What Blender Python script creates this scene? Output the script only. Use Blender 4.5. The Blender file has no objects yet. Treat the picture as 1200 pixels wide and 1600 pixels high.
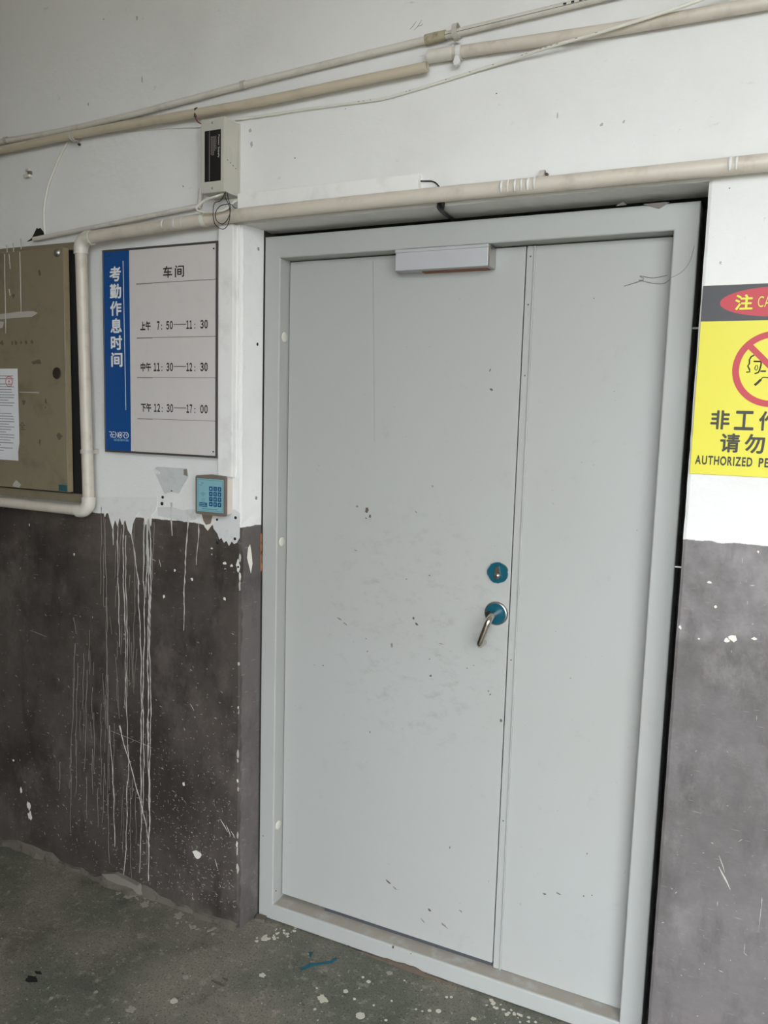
import bpy, bmesh, math, random
from mathutils import Vector, Matrix

# ------------------------------------------------------------------ camera, world, exposure
SC = bpy.context.scene
COL = SC.collection
R = ((0.90142372, 0.0764615, -0.42613252),
     (0.43204795, -0.0957932, 0.8967487),
     (0.02774615, -0.99246023, -0.1193853))        # columns: image right, image down, view axis
F = 1246.57                                         # focal length for a 1200 x 1600 picture
CAM = Vector((0.0, -2.0, 1.606))
cd = bpy.data.cameras.new('camera')
cd.sensor_fit = 'VERTICAL'; cd.sensor_height = 36.0; cd.lens = F / 1600 * 36.0
cd.clip_start = 0.02; cd.clip_end = 200
cam = bpy.data.objects.new('camera', cd); COL.objects.link(cam)
cam.matrix_world = Matrix(((R[0][0], -R[0][1], -R[0][2], CAM.x),
                           (R[1][0], -R[1][1], -R[1][2], CAM.y),
                           (R[2][0], -R[2][1], -R[2][2], CAM.z),
                           (0, 0, 0, 1)))
SC.camera = cam

world = bpy.data.worlds.new('overcast_sky'); SC.world = world
world.use_nodes = True
bg = world.node_tree.nodes['Background']
bg.inputs[0].default_value = (0.875, 0.935, 1.0, 1)
bg.inputs[1].default_value = 8.5

SC.view_settings.view_transform = 'Standard'
SC.view_settings.look = 'None'
SC.view_settings.gamma = 1.0
SC.view_settings.use_curve_mapping = False
SC.view_settings.exposure = 0.0

rnd = random.Random(11)
PI = math.pi
WY = -0.08          # front face of the wall
CEIL = 3.4          # underside of the added, unseen roof slab
FRONT = -2.75       # added, unseen wall opposite the door; its gateway shapes the daylight
GATE0, GATE1, GATEZ = -0.50, 2.8, 3.05
ENDX = 4.0

# ------------------------------------------------------------------ materials
def rgb(r, g, b):
    f = lambda c: (c / 255 / 12.92) if c / 255 <= 0.04045 else ((c / 255 + 0.055) / 1.055) ** 2.4
    return (f(r), f(g), f(b), 1)

class NT:
    """small helper around a node tree"""
    def __init__(s, name):
        s.m = bpy.data.materials.new(name); s.m.use_nodes = True
        s.t = s.m.node_tree; s.b = s.t.nodes['Principled BSDF']
        s.pos = s.t.nodes.new('ShaderNodeNewGeometry').outputs['Position']
    def link(s, a, b): s.t.links.new(a, b)
    def val(s, sock, v):
        if isinstance(v, (int, float)): sock.default_value = v
        elif isinstance(v, tuple): sock.default_value = v
        else: s.link(v, sock)
    def math(s, op, a, b=0.0, c=0.0, clamp=False):
        n = s.t.nodes.new('ShaderNodeMath'); n.operation = op; n.use_clamp = clamp
        s.val(n.inputs[0], a); s.val(n.inputs[1], b); s.val(n.inputs[2], c)
        return n.outputs[0]
    def step(s, x, lo, hi, a=0.0, b=1.0):
        n = s.t.nodes.new('ShaderNodeMapRange'); n.interpolation_type = 'SMOOTHSTEP'
        s.val(n.inputs[0], x); s.val(n.inputs[1], lo); s.val(n.inputs[2], hi); s.val(n.inputs[3], a); s.val(n.inputs[4], b)
        return n.outputs[0]
    def noise(s, scale, detail=3.0, rough=0.55, stretch=None, rot=None):
        v = s.pos
        if stretch or rot:
            mp = s.t.nodes.new('ShaderNodeMapping'); s.link(v, mp.inputs[0])
            if stretch: mp.inputs['Scale'].default_value = stretch
            if rot: mp.inputs['Rotation'].default_value = rot
            v = mp.outputs[0]
        n = s.t.nodes.new('ShaderNodeTexNoise'); s.link(v, n.inputs['Vector'])
        n.inputs['Scale'].default_value = scale; n.inputs['Detail'].default_value = detail; n.inputs['Roughness'].default_value = rough
        return n.outputs['Fac']
    def mix(s, f, a, b):
        n = s.t.nodes.new('ShaderNodeMix'); n.data_type = 'RGBA'
        s.val(n.inputs[0], f); s.val(n.inputs[6], a); s.val(n.inputs[7], b)
        return n.outputs[2]
    def xyz(s):
        n = s.t.nodes.new('ShaderNodeSeparateXYZ'); s.link(s.pos, n.inputs[0]); return n.outputs
    def bump(s, h, strength=0.3, dist=0.005):
        n = s.t.nodes.new('ShaderNodeBump'); n.inputs['Strength'].default_value = strength; n.inputs['Distance'].default_value = dist
        s.link(h, n.inputs['Height']); s.link(n.outputs[0], s.b.inputs['Normal'])
    def out(s, color, rough=0.6, metal=0.0, spec=0.5):
        s.val(s.b.inputs['Base Color'], color); s.val(s.b.inputs['Roughness'], rough); s.val(s.b.inputs['Metallic'], metal)
        s.b.inputs['Specular IOR Level'].default_value = spec
        return s.m

def plain(name, c, rough=0.5, metal=0.0, dirt=0.0, dirt_c=(0.12, 0.10, 0.08, 1), scale=12.0, bump=0.0, spec=0.5):
    n = NT(name)
    col = c
    if dirt > 0:
        f = n.math('MULTIPLY', n.step(n.noise(scale, 5, 0.65), 0.48, 0.78), dirt)
        col = n.mix(f, c, dirt_c)
    if bump > 0:
        n.bump(n.noise(scale * 4, 4), bump, 0.002)
    return n.out(col, rough, metal, spec)

def wall_material():
    n = NT('wall_paint'); X, Y, Z = n.xyz()
    edge = n.math('MULTIPLY', n.math('SUBTRACT', n.noise(14, 4, 0.6), 0.5), 0.022)
    zb = n.math('ADD', n.step(X, -0.9, -0.6, 1.268, 1.347), edge)
    top = n.step(n.math('SUBTRACT', Z, zb), -0.0015, 0.0015)
    # white wash with faint grime
    wcol = n.mix(n.step(n.noise(2.3, 5, 0.6), 0.42, 0.75, 0.0, 0.45), rgb(226, 225, 222), rgb(205, 202, 197))
    wcol = n.mix(n.step(n.noise(38, 4, 0.7), 0.66, 0.76, 0.0, 0.5), wcol, rgb(168, 163, 152))
    wcol = n.mix(n.step(n.noise(9, 6, 0.7, stretch=(1, 1, 3)), 0.66, 0.74, 0.0, 0.35), wcol, rgb(160, 155, 146))
    # brown-grey dado: newer paint above, worn and stained paint below
    lower = n.step(n.math('ADD', Z, n.math('MULTIPLY', edge, 1.0)), 1.10, 1.125, 1.0, 0.0)
    side = n.math('ADD', n.math('MULTIPLY', n.step(X, -0.9, -0.6), 0.45), n.math('MULTIPLY', n.step(X, -1.3775, -1.3760), 0.55))                     # older, browner coat beside the cabinet; left reveal painted lighter as if lit
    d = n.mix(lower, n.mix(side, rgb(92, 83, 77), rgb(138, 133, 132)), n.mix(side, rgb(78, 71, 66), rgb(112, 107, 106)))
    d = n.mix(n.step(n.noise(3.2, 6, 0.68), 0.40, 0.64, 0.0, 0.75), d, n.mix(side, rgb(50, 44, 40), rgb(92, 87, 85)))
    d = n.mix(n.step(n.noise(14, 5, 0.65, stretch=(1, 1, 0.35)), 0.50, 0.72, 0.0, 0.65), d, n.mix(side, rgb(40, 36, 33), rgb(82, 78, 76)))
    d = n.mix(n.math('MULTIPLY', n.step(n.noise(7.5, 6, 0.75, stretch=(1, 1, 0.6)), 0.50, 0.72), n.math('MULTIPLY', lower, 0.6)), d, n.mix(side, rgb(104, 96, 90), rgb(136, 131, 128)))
    fl = n.step(n.noise(95, 4, 0.75, stretch=(1, 1, 0.6), rot=(0, .5, 0)), 0.67, 0.74)
    d = n.mix(n.math('MULTIPLY', fl, n.step(n.math('ADD', Z, n.noise(2.5, 3)), 1.35, 0.85, 0.06, 0.5)), d, rgb(205, 200, 192))
    sc = n.step(n.noise(26, 2, 0.5, stretch=(1, 1, 9), rot=(0, 0.9, 0)), 0.69, 0.73)
    d = n.mix(n.math('MULTIPLY', sc, 0.3), d, rgb(175, 168, 160))
    n.bump(n.math('ADD', n.noise(7, 3), n.math('MULTIPLY', n.noise(55, 4, 0.6), 0.3)), 0.55, 0.007)
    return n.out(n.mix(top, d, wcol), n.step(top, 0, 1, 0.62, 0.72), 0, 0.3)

def floor_material():
    n = NT('worn_concrete')
    c = n.mix(n.step(n.noise(1.7, 5, 0.6), 0.38, 0.62), rgb(96, 99, 88), rgb(130, 124, 112))
    c = n.mix(n.step(n.noise(6, 6, 0.7), 0.5, 0.72, 0, 0.55), c, rgb(72, 71, 63))
    c = n.mix(n.step(n.noise(30, 5, 0.7), 0.52, 0.70, 0, 0.6), c, rgb(156, 150, 137))
    c = n.mix(n.step(n.noise(170, 3, 0.6), 0.54, 0.66, 0, 0.7), c, rgb(58, 56, 50))
    c = n.mix(n.step(n.noise(120, 2, 0.5), 0.69, 0.73, 0, 0.8), c, rgb(196, 191, 176))
    n.bump(n.math('ADD', n.noise(9, 4), n.math('MULTIPLY', n.noise(90, 4), 0.4)), 0.35, 0.005)
    return n.out(c, 0.8, 0, 0.3)

def door_material():
    n = NT('grey_door_paint')
    c = n.mix(n.step(n.noise(1.2, 4, 0.5), 0.4, 0.7, 0, 0.35), rgb(171, 172, 168), rgb(166, 163, 156))
    c = n.mix(n.step(n.noise(11, 6, 0.7), 0.60, 0.78, 0, 0.30), c, rgb(140, 136, 128))
    X, Y, Z = n.xyz()                                # handling smudge on the wide leaf
    dx = n.math('MULTIPLY', n.math('ADD', X, 0.86), 2.6); dz = n.math('MULTIPLY', n.math('SUBTRACT', Z, 1.0), 2.2)
    near = n.step(n.math('ADD', n.math('MULTIPLY', dx, dx), n.math('MULTIPLY', dz, dz)), 1.0, 0.0)
    c = n.mix(n.math('MULTIPLY', near, n.step(n.noise(18, 6, 0.75, stretch=(1, 1, 1.6), rot=(0, .8, 0)), 0.50, 0.74, 0, 0.42)), c, rgb(124, 120, 112))
    c = n.mix(n.step(n.noise(70, 3, 0.6), 0.735, 0.77, 0, 0.5), c, rgb(105, 98, 90))
    n.bump(n.noise(2.2, 2), 0.12, 0.006)
    return n.out(c, n.step(n.noise(4, 3), 0.3, 0.7, 0.42, 0.55), 0, 0.4)

M = dict(
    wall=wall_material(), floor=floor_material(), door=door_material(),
    mortar=plain('gap_shade_mortar', rgb(58, 54, 50), 0.95, bump=0.6, scale=20),  # mortar darkened so its colour carries the shade of the frame gap
    plaster=plain('added_wall_plaster', rgb(230, 220, 205), 0.85, dirt=0.3, scale=3),  # pale warm finish of the added walls, picked for its bounced light
    whitewash=plain('white_overpaint', rgb(221, 219, 215), 0.7, dirt=0.15, scale=25, bump=0.2),
    bluewash=plain('thin_grey_overpaint', rgb(206, 206, 204), 0.7, dirt=0.3, scale=30, bump=0.2),
    drip=plain('dried_paint_run', rgb(178, 173, 166), 0.6),
    drip_faint=plain('faint_paint_run', rgb(112, 105, 99), 0.7),
    chip=plain('bare_plaster_chip', rgb(220, 215, 204), 0.85, bump=0.4, scale=40),
    hole=plain('dark_hole', rgb(28, 25, 23), 0.95),
    pvc=plain('aged_white_pipe', rgb(205, 196, 182), 0.38, dirt=0.5, dirt_c=rgb(150, 138, 120), scale=14),
    pvc_beige=plain('beige_pipe', rgb(198, 186, 164), 0.38, dirt=0.35, dirt_c=rgb(150, 136, 114), scale=14),
    pvc_white=plain('white_pipe', rgb(212, 207, 196), 0.35, dirt=0.35, dirt_c=rgb(140, 130, 115), scale=18),
    clip=plain('grey_plastic_clip', rgb(190, 184, 175), 0.5),
    tape=plain('grimy_tape', rgb(172, 162, 138), 0.6, dirt=0.9, dirt_c=rgb(90, 78, 52), scale=60),
    trunk=plain('white_trunking', rgb(232, 230, 226), 0.4, dirt=0.2, scale=9),
    steel_box=plain('beige_grey_enamel', rgb(190, 187, 176), 0.42, dirt=0.12, scale=9),
    black=plain('black_print', rgb(22, 21, 20), 0.5),
    ink=plain('black_lettering', rgb(24, 22, 20), 0.6),
    white=plain('white_lettering', rgb(226, 226, 224), 0.5),
    grey_print=plain('grey_rule_print', rgb(132, 124, 120), 0.6),
    blue=plain('blue_sign_print', rgb(16, 72, 136), 0.4),
    signface=plain('pale_grey_sign_face', rgb(206, 200, 196), 0.42, dirt=0.06, scale=30),
    sign_frame=plain('dark_brown_frame', rgb(74, 68, 66), 0.45),
    pad_body=plain('taupe_grey_plastic', rgb(112, 104, 95), 0.5),
    pad_back=plain('pale_grey_plastic', rgb(212, 203, 193), 0.45),
    pad_face=plain('pale_teal_membrane', rgb(128, 172, 180), 0.35),
    pad_line=plain('teal_line_print', rgb(74, 122, 136), 0.4),
    key=plain('dark_blue_key', rgb(0, 70, 112), 0.35),
    key_txt=plain('pale_blue_digit', rgb(150, 196, 216), 0.5),
    cable_w=plain('white_cable_sheath', rgb(222, 219, 208), 0.4),
    cable_b=plain('black_cable_sheath', rgb(20, 19, 19), 0.45),
    red=plain('red_wire', rgb(130, 40, 34), 0.5),
    cabinet=plain('olive_brown_enamel', rgb(130, 120, 98), 0.55, dirt=0.55, dirt_c=rgb(86, 76, 60), scale=10),
    cabinet_edge=plain('pale_cabinet_edge', rgb(156, 142, 112), 0.55, dirt=0.4, dirt_c=rgb(100, 86, 60), scale=30),  # paler than the door sheet; used on the right-hand fold
    cabinet_in=plain('cabinet_dark_interior', rgb(30, 30, 29), 0.8),
    zinc=plain('zinc_plated_steel', rgb(170, 170, 166), 0.35, 0.85),
    chrome=plain('polished_steel', rgb(205, 198, 190), 0.16, 1.0),
    satin=plain('satin_steel', rgb(188, 184, 180), 0.3, 1.0),
    film=plain('teal_protective_film', rgb(14, 78, 95), 0.22, bump=0.5, scale=18),
    alu=plain('brushed_aluminium', rgb(186, 186, 188), 0.42, 0.2),
    brown=plain('rust_brown_strip', rgb(138, 88, 66), 0.7),
    scuff=plain('scuff_grime', rgb(126, 121, 113), 0.7),
    scuff_dark=plain('bared_primer', rgb(88, 78, 69), 0.7),
    sillgrime=plain('dusty_sill_film', rgb(160, 153, 142), 0.85, dirt=0.7, dirt_c=rgb(186, 188, 184), scale=16),
    yellow=plain('yellow_sign_print', rgb(216, 206, 50), 0.45),
    sign_black=plain('charcoal_sign_print', rgb(52, 49, 51), 0.45),
    sign_red=plain('red_sign_print', rgb(182, 38, 50), 0.45),
    sign_ink=plain('olive_black_print', rgb(42, 39, 22), 0.5),
    paper=plain('white_paper', rgb(224, 224, 226), 0.7),
    paper_ink=plain('grey_paper_print', rgb(150, 150, 152), 0.8),
    stamp=plain('red_stamp_ink', rgb(190, 90, 104), 0.8),
    cap=plain('cream_plastic_cap', rgb(206, 203, 190), 0.4),
    seal=plain('dark_rubber_seal', rgb(70, 72, 78), 0.6),
    foam=plain('brown_foam_filler', rgb(92, 80, 69), 0.9, bump=0.8, scale=40),
    orange=plain('orange_expanded_foam', rgb(146, 96, 68), 0.9, bump=0.8, scale=60),
    splat=plain('dried_white_splash', rgb(196, 192, 176), 0.8),
    splat_grey=plain('dried_grey_splash', rgb(150, 146, 134), 0.85),
    cement=plain('crumbled_cement', rgb(98, 92, 82), 0.95, dirt=0.9, dirt_c=rgb(52, 47, 42), scale=25, bump=0.8),
    hair=plain('cobweb_dust', rgb(128, 124, 116), 0.9),
    plate=plain('painted_metal_plate', rgb(196, 198, 196), 0.32, dirt=0.35, scale=22),
    smudge=plain('pale_wall_smudge', rgb(176, 172, 164), 0.8),
    stripe=plain('grey_stripe_print', rgb(112, 116, 114), 0.6),
)

# ------------------------------------------------------------------ helpers
def at(px, py, y):
    """where the sight line of picture point (px, py) meets the vertical plane at depth y (metres)"""
    d = Vector([R[i][0] * (px - 600) + R[i][1] * (py - 800) + R[i][2] * F for i in range(3)])
    return CAM + d * ((y - CAM.y) / d.y)
def onfloor(px, py, z=0.0):
    d = Vector([R[i][0] * (px - 600) + R[i][1] * (py - 800) + R[i][2] * F for i in range(3)])
    return CAM + d * ((z - CAM.z) / d.z)

WLOC = {}
def link(o, parent=None, loc=(0, 0, 0)):
    COL.objects.link(o)
    if parent is not None:
        o.parent = parent
        o.matrix_parent_inverse = Matrix.Translation(-WLOC[parent.name])
    o.location = loc; WLOC[o.name] = Vector(loc)
    return o
def tag(o, label=None, cat=None, group=None, kind=None):
    if label: o['label'] = label
    if cat: o['category'] = cat
    if group: o['group'] = group
    if kind: o['kind'] = kind
    return o
def thing(name, loc, label, cat, group=None, kind=None):
    o = bpy.data.objects.new(name, None); o.empty_display_size = 0.05
    link(o, None, loc); return tag(o, label, cat, group, kind)

class MB:
    """collects shapes in world metres and links them as one mesh object"""
    def __init__(s): s.v = []; s.f = []; s.m = []; s.sm = []
    def add(s, v, f, smooth=False, mi=0):
        b = len(s.v); s.v += [tuple(p) for p in v]
        for q in f:
            s.f.append(tuple(i + b for i in q)); s.m.append(mi); s.sm.append(smooth)
        return s
    def bm(s, bm, smooth=False, mi=0):
        bm.verts.ensure_lookup_table(); bm.verts.index_update()
        s.add([v.co.copy() for v in bm.verts], [[v.index for v in f.verts] for f in bm.faces], smooth, mi); bm.free(); return s
    def box(s, x0, x1, y0, y1, z0, z1, bev=0.0, seg=2, mi=0):
        b = bmesh.new()
        bmesh.ops.create_cube(b, size=1.0)
        for v in b.verts:
            v.co = Vector(((x0 + x1) / 2 + v.co.x * (x1 - x0), (y0 + y1) / 2 + v.co.y * (y1 - y0), (z0 + z1) / 2 + v.co.z * (z1 - z0)))
        if bev > 0:
            bmesh.ops.bevel(b, geom=b.edges[:], offset=bev, segments=seg, affect='EDGES', profile=0.5)
        return s.bm(b, bev > 0 and seg > 2, mi)
    def prism(s, pts, y0, y1, mi=0):
        """outline in (x, z), from depth y0 (front) to y1 (back)"""
        n = len(pts)
        v = [(p[0], y0, p[1]) for p in pts] + [(p[0], y1, p[1]) for p in pts]
        f = [tuple(range(n)), tuple(range(2 * n - 1, n - 1, -1))] + [(i, i + n, (i + 1) % n + n, (i + 1) % n) for i in range(n)]
        return s.add(v, f, False, mi)
    def slab(s, pts, z0, z1):
        """outline in (x, y), from z0 to z1"""
        n = len(pts)
        v = [(p[0], p[1], z1) for p in pts] + [(p[0], p[1], z0) for p in pts]
        f = [tuple(range(n)), tuple(range(2 * n - 1, n - 1, -1))] + [(i, i + n, (i + 1) % n + n, (i + 1) % n) for i in range(n)]
        return s.add(v, f)
    def tube(s, pts, r, n=14, caps=True, flat=None, smooth=True):
        pts = [Vector(p) for p in pts]; rs = r if isinstance(r, (list, tuple)) else [r] * len(pts)
        v = []; f = []; up = None
        for i, p in enumerate(pts):
            t = (pts[min(i + 1, len(pts) - 1)] - pts[max(i - 1, 0)]).normalized()
            if up is None:
                up = Vector((0, 1, 0)) if abs(t.y) < 0.8 else Vector((0, 0, 1))
            a = (up - t * up.dot(t)).normalized(); b = t.cross(a); up = a
            for k in range(n):
                w = 2 * PI * k / n
                fa = 1.0 if flat is None else flat
                v.append(p + a * (math.cos(w) * rs[i] * fa) + b * (math.sin(w) * rs[i]))
        for i in range(len(pts) - 1):
            for k in range(n):
                k2 = (k + 1) % n
                f.append((i * n + k, i * n + k2, (i + 1) * n + k2, (i + 1) * n + k))
        s.add(v, f, smooth)
        if caps:
            s.add(v[:n], [tuple(range(n - 1, -1, -1))]); s.add(v[-n:], [tuple(range(n))])
        return s
    def cyl(s, c, axis, r, h, n=24, r2=None, mi=0):
        """disc or drum from c along axis"""
        axis = Vector(axis).normalized(); c = Vector(c)
        return s.tube([c, c + axis * h], [r, r if r2 is None else r2], n, True, None, n > 12)
    def lathe(s, c, axis, prof, n=28):
        axis = Vector(axis).normalized(); c = Vector(c)
        u = axis.orthogonal().normalized(); w = axis.cross(u)
        v = []; f = []
        for (r, h) in prof:
            for k in range(n):
                a = 2 * PI * k / n
                v.append(c + axis * h + (u * math.cos(a) + w * math.sin(a)) * max(r, 1e-5))
        for i in range(len(prof) - 1):
            for k in range(n):
                k2 = (k + 1) % n
                f.append((i * n + k, i * n + k2, (i + 1) * n + k2, (i + 1) * n + k))
        return s.add(v, f, True)
    def build(s, name, mat, parent=None):
        c = Vector((0, 0, 0))
        lo = [min(p[i] for p in s.v) for i in range(3)]; hi = [max(p[i] for p in s.v) for i in range(3)]
        c = Vector(((lo[0] + hi[0]) / 2, (lo[1] + hi[1]) / 2, lo[2]))
        me = bpy.data.meshes.new(name)
        me.from_pydata([Vector(p) - c for p in s.v], [], s.f)
        for m_ in (mat if isinstance(mat, (list, tuple)) else [mat]): me.materials.append(m_)
        me.polygons.foreach_set('material_index', s.m)
        me.polygons.foreach_set('use_smooth', s.sm)
        b = bmesh.new(); b.from_mesh(me); bmesh.ops.recalc_face_normals(b, faces=b.faces); b.to_mesh(b and me); b.free()
        me.update()
        return link(bpy.data.objects.new(name, me), parent, c)

def smooth_path(pts, per=8):
    pts = [Vector(p) for p in pts]; out = []
    P = [pts[0] * 2 - pts[1]] + pts + [pts[-1] * 2 - pts[-2]]
    for i in range(1, len(P) - 2):
        a, b, c, d = P[i - 1], P[i], P[i + 1], P[i + 2]
        for k in range(per):
            t = k / per
            out.append(0.5 * ((2 * b) + (c - a) * t + (2 * a - 5 * b + 4 * c - d) * t * t + (3 * b - a - 3 * c + d) * t ** 3))
    out.append(pts[-1]); return out

def glyphs(s, bold):
    """outline of the lettering in em; bold thickens every stroke by that much"""
    cu = bpy.data.curves.new('lettering', 'FONT'); cu.body = s; cu.size = 1.0; cu.resolution_u = 4
    cu.fill_mode = 'FRONT'
    o = bpy.data.objects.new('lettering', cu); COL.objects.link(o)
    dg = bpy.context.evaluated_depsgraph_get(); dg.update()
    me = bpy.data.meshes.new_from_object(o.evaluated_get(dg))
    bpy.data.objects.remove(o); bpy.data.curves.remove(cu)
    v0, f0 = [v.co.copy() for v in me.vertices], [tuple(p.vertices) for p in me.polygons]
    bpy.data.meshes.remove(me)
    if bold <= 0: return v0, f0
    vs, fs = [], []
    for k in range(8):
        d = Vector((math.cos(k * PI / 4) * bold, math.sin(k * PI / 4) * bold, k * 2e-5)); b = len(vs)
        vs += [v + d for v in v0]; fs += [tuple(i + b for i in q) for q in f0]
    return vs, fs
def text(s, name, parent, mat, x0, x1, z0, z1, y, bold=0.0, turn=False, gap=None):
    """lettering fitted into the box x0..x1, z0..z1 on the plane y, facing the room; with gap, letter by letter in the full-width face"""
    if gap is None:
        vs, fs = glyphs(s, bold)
    else:
        vs, fs, pen = [], [], 0.0
        for ch in s:
            if ch == ' ': pen += 0.32; continue
            v, f = glyphs(chr(ord(ch) + 0xFEE0) if ch.isdigit() else ch, bold)
            lo, hi = min(p.x for p in v), max(p.x for p in v); b = len(vs)
            vs += [Vector((p.x - lo + pen, p.y, p.z)) for p in v]; fs += [tuple(i + b for i in q) for q in f]
            pen += hi - lo + gap
    if turn: vs = [Vector((v.y, -v.x, v.z)) for v in vs]
    ax, bx = min(v.x for v in vs), max(v.x for v in vs); ay, by = min(v.y for v in vs), max(v.y for v in vs)
    sx = (x1 - x0) / (bx - ax); sz = (z1 - z0) / (by - ay)
    c = Vector(((x0 + x1) / 2, y, z0))
    me = bpy.data.meshes.new(name)
    me.from_pydata([Vector((x0 + (w.x - ax) * sx, y - w.z, z0 + (w.y - ay) * sz)) - c for w in vs], [], fs)
    me.materials.append(mat); me.update()
    return link(bpy.data.objects.new(name, me), parent, c)

def elbow(c, d0, d1, rad, r, n=8):
    """quarter bend from point c-d0*rad to c+d1*rad"""
    c = Vector(c); d0 = Vector(d0).normalized(); d1 = Vector(d1).normalized()
    o = c - d0 * rad + d1 * rad
    return [o - d1 * rad * math.cos(PI / 2 * k / n) + d0 * rad * math.sin(PI / 2 * k / n) for k in range(n + 1)]
def ribbon(pts, w, y, h=0.0012):
    """a raised run of paint on the plane y: pts are (x, z), w the half width along it"""
    v = []; f = []; n = len(pts)
    for i, p in enumerate(pts):
        q0 = pts[max(i - 1, 0)]; q1 = pts[min(i + 1, n - 1)]
        dx, dz = q1[0] - q0[0], q1[1] - q0[1]; L = math.hypot(dx, dz) or 1
        nx, nz = -dz / L, dx / L
        wi = w[i]
        v += [(p[0] + nx * wi, y + 0.0004, p[1] + nz * wi), (p[0], y - h, p[1]), (p[0] - nx * wi, y + 0.0004, p[1] - nz * wi)]
    for i in range(n - 1):
        for k in range(2):
            f.append((i * 3 + k, i * 3 + k + 1, i * 3 + k + 4, i * 3 + k + 3))
    return v, f

def blob(cx, cz, rx, rz, n=11, j=0.35):
    a0 = rnd.random() * 6
    return [(cx + math.cos(a0 + 2 * PI * k / n) * rx * (1 + rnd.uniform(-j, j)), cz + math.sin(a0 + 2 * PI * k / n) * rz * (1 + rnd.uniform(-j, j))) for k in range(n)]

# ------------------------------------------------------------------ the setting
OX0, OX1, OZ = -1.378, -0.1552, 2.131          # door opening in the wall face
mb = MB()
zs = [i * 0.025 for i in range(int(OZ / 0.025) + 1)] + [OZ]
def column(xfar, xe, xi, mi=0):
    """one side of the opening: wall face, worn corner, painted reveal, raw pocket"""
    v = []; f = []; mis = []
    sgn = 1 if xfar < xe else -1
    for z in zs:
        g = 1.0 if sgn > 0 else 0.3; j = rnd.uniform(-0.0018, 0.0018) * g; k = rnd.uniform(0, 0.0022) * g
        v += [(xfar, WY, z), (xe - sgn * 0.006, WY, z), (xe + j + sgn * 0.0005, WY + 0.0025 + k, z), ((xe + xi) / 2 + rnd.uniform(-.001, .001), WY / 2, z), (xi, 0.0, z), (xi, 0.16, z)]
    for i in range(len(zs) - 1):
        for q in range(5):
            f.append((i * 6 + q, i * 6 + q + 1, i * 6 + q + 7, i * 6 + q + 6)); mis.append(1 if q == 4 else 0)
    b = len(mb.v); mb.v += v
    for q, m_ in zip(f, mis): mb.f.append(tuple(i + b for i in q)); mb.m.append(m_); mb.sm.append(False)
column(-6.0, OX0, -1.3605)
column(ENDX, OX1, -0.1542)
xs = [OX0 + (OX1 - OX0) * i / 60 for i in range(61)]
v = []; f = []
for x in xs:
    j = rnd.uniform(-0.0014, 0.0014)
    v += [(x, WY, 2.20), (x, WY, OZ + 0.006), (x, WY + 0.003, OZ + j), (x, 0.045, OZ - 0.002), (x, 0.16, OZ - 0.002)]
for i in range(60):
    for q in range(4): f.append((i * 5 + q, i * 5 + q + 1, i * 5 + q + 6, i * 5 + q + 5))
b0 = len(mb.v); mb.v += v
for n_, q in enumerate(f): mb.f.append(tuple(i + b0 for i in q)); mb.m.append(1 if n_ % 4 == 3 else 0); mb.sm.append(False)
mb.add([(-6, WY, OZ), (OX0, WY, OZ), (OX0, WY, 2.20), (-6, WY, 2.20)], [(0, 1, 2, 3)])
mb.add([(OX1, WY, OZ), (ENDX, WY, OZ), (ENDX, WY, 2.20), (OX1, WY, 2.20)], [(0, 1, 2, 3)])
mb.add([(-6, WY, 2.20), (ENDX, WY, 2.20), (ENDX, WY, CEIL), (-6, WY, CEIL)], [(0, 1, 2, 3)])
mb.add([(-1.37, 0.16, 0), (-0.15, 0.16, 0), (-0.15, 0.16, 2.14), (-1.37, 0.16, 2.14)], [(0, 1, 2, 3)], False, 1)
mb.add([(-6, 0.30, 0), (ENDX, 0.30, 0), (ENDX, 0.30, CEIL), (-6, 0.30, CEIL)], [(0, 1, 2, 3)], False, 0)
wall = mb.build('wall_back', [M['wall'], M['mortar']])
tag(wall, 'white plaster wall with stained brown-grey dado around the metal door', 'wall', kind='structure')

floor = MB().box(-14, 22, -30, 0.30, -0.2, 0.0).build('floor', M['floor'])
tag(floor, 'worn greenish grey concrete floor splashed with white paint', 'floor', kind='structure')
ceil_ = MB().box(-6, ENDX, FRONT - .2, 0.30, CEIL, CEIL + 0.2).build('added_ceiling', M['plaster'])  # unseen slab, added to keep out light from above
tag(ceil_, 'plain plaster roof slab, added out of view to block high light', 'added_ceiling', kind='structure')
wl = MB().box(-6.2, -6.0, FRONT - .2, 0.30, 0, CEIL).build('added_wall_left', M['plaster'])  # unseen end wall, added to close off light from this side
tag(wl, 'plain plaster end wall beyond the cabinet, added out of view to shape the light', 'wall', kind='structure')
wr = MB().box(ENDX, ENDX + .2, FRONT - .2, 0.30, 0, CEIL).build('added_wall_right', M['plaster'])  # added end wall out of view, bounding the gateway light
tag(wr, 'plain plaster end wall beyond the caution sign, added out of view to shape the light', 'wall', kind='structure')
wf = MB().box(-6.0, GATE0, FRONT - .2, FRONT, 0, CEIL).box(GATE1, ENDX, FRONT - .2, FRONT, 0, CEIL).box(GATE0, GATE1, FRONT - .2, FRONT, GATEZ, CEIL).build('added_wall_front', M['plaster'])
tag(wf, 'plain plaster wall with a light-shaping gateway facing the metal door, added out of view', 'wall', kind='structure')

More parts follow.
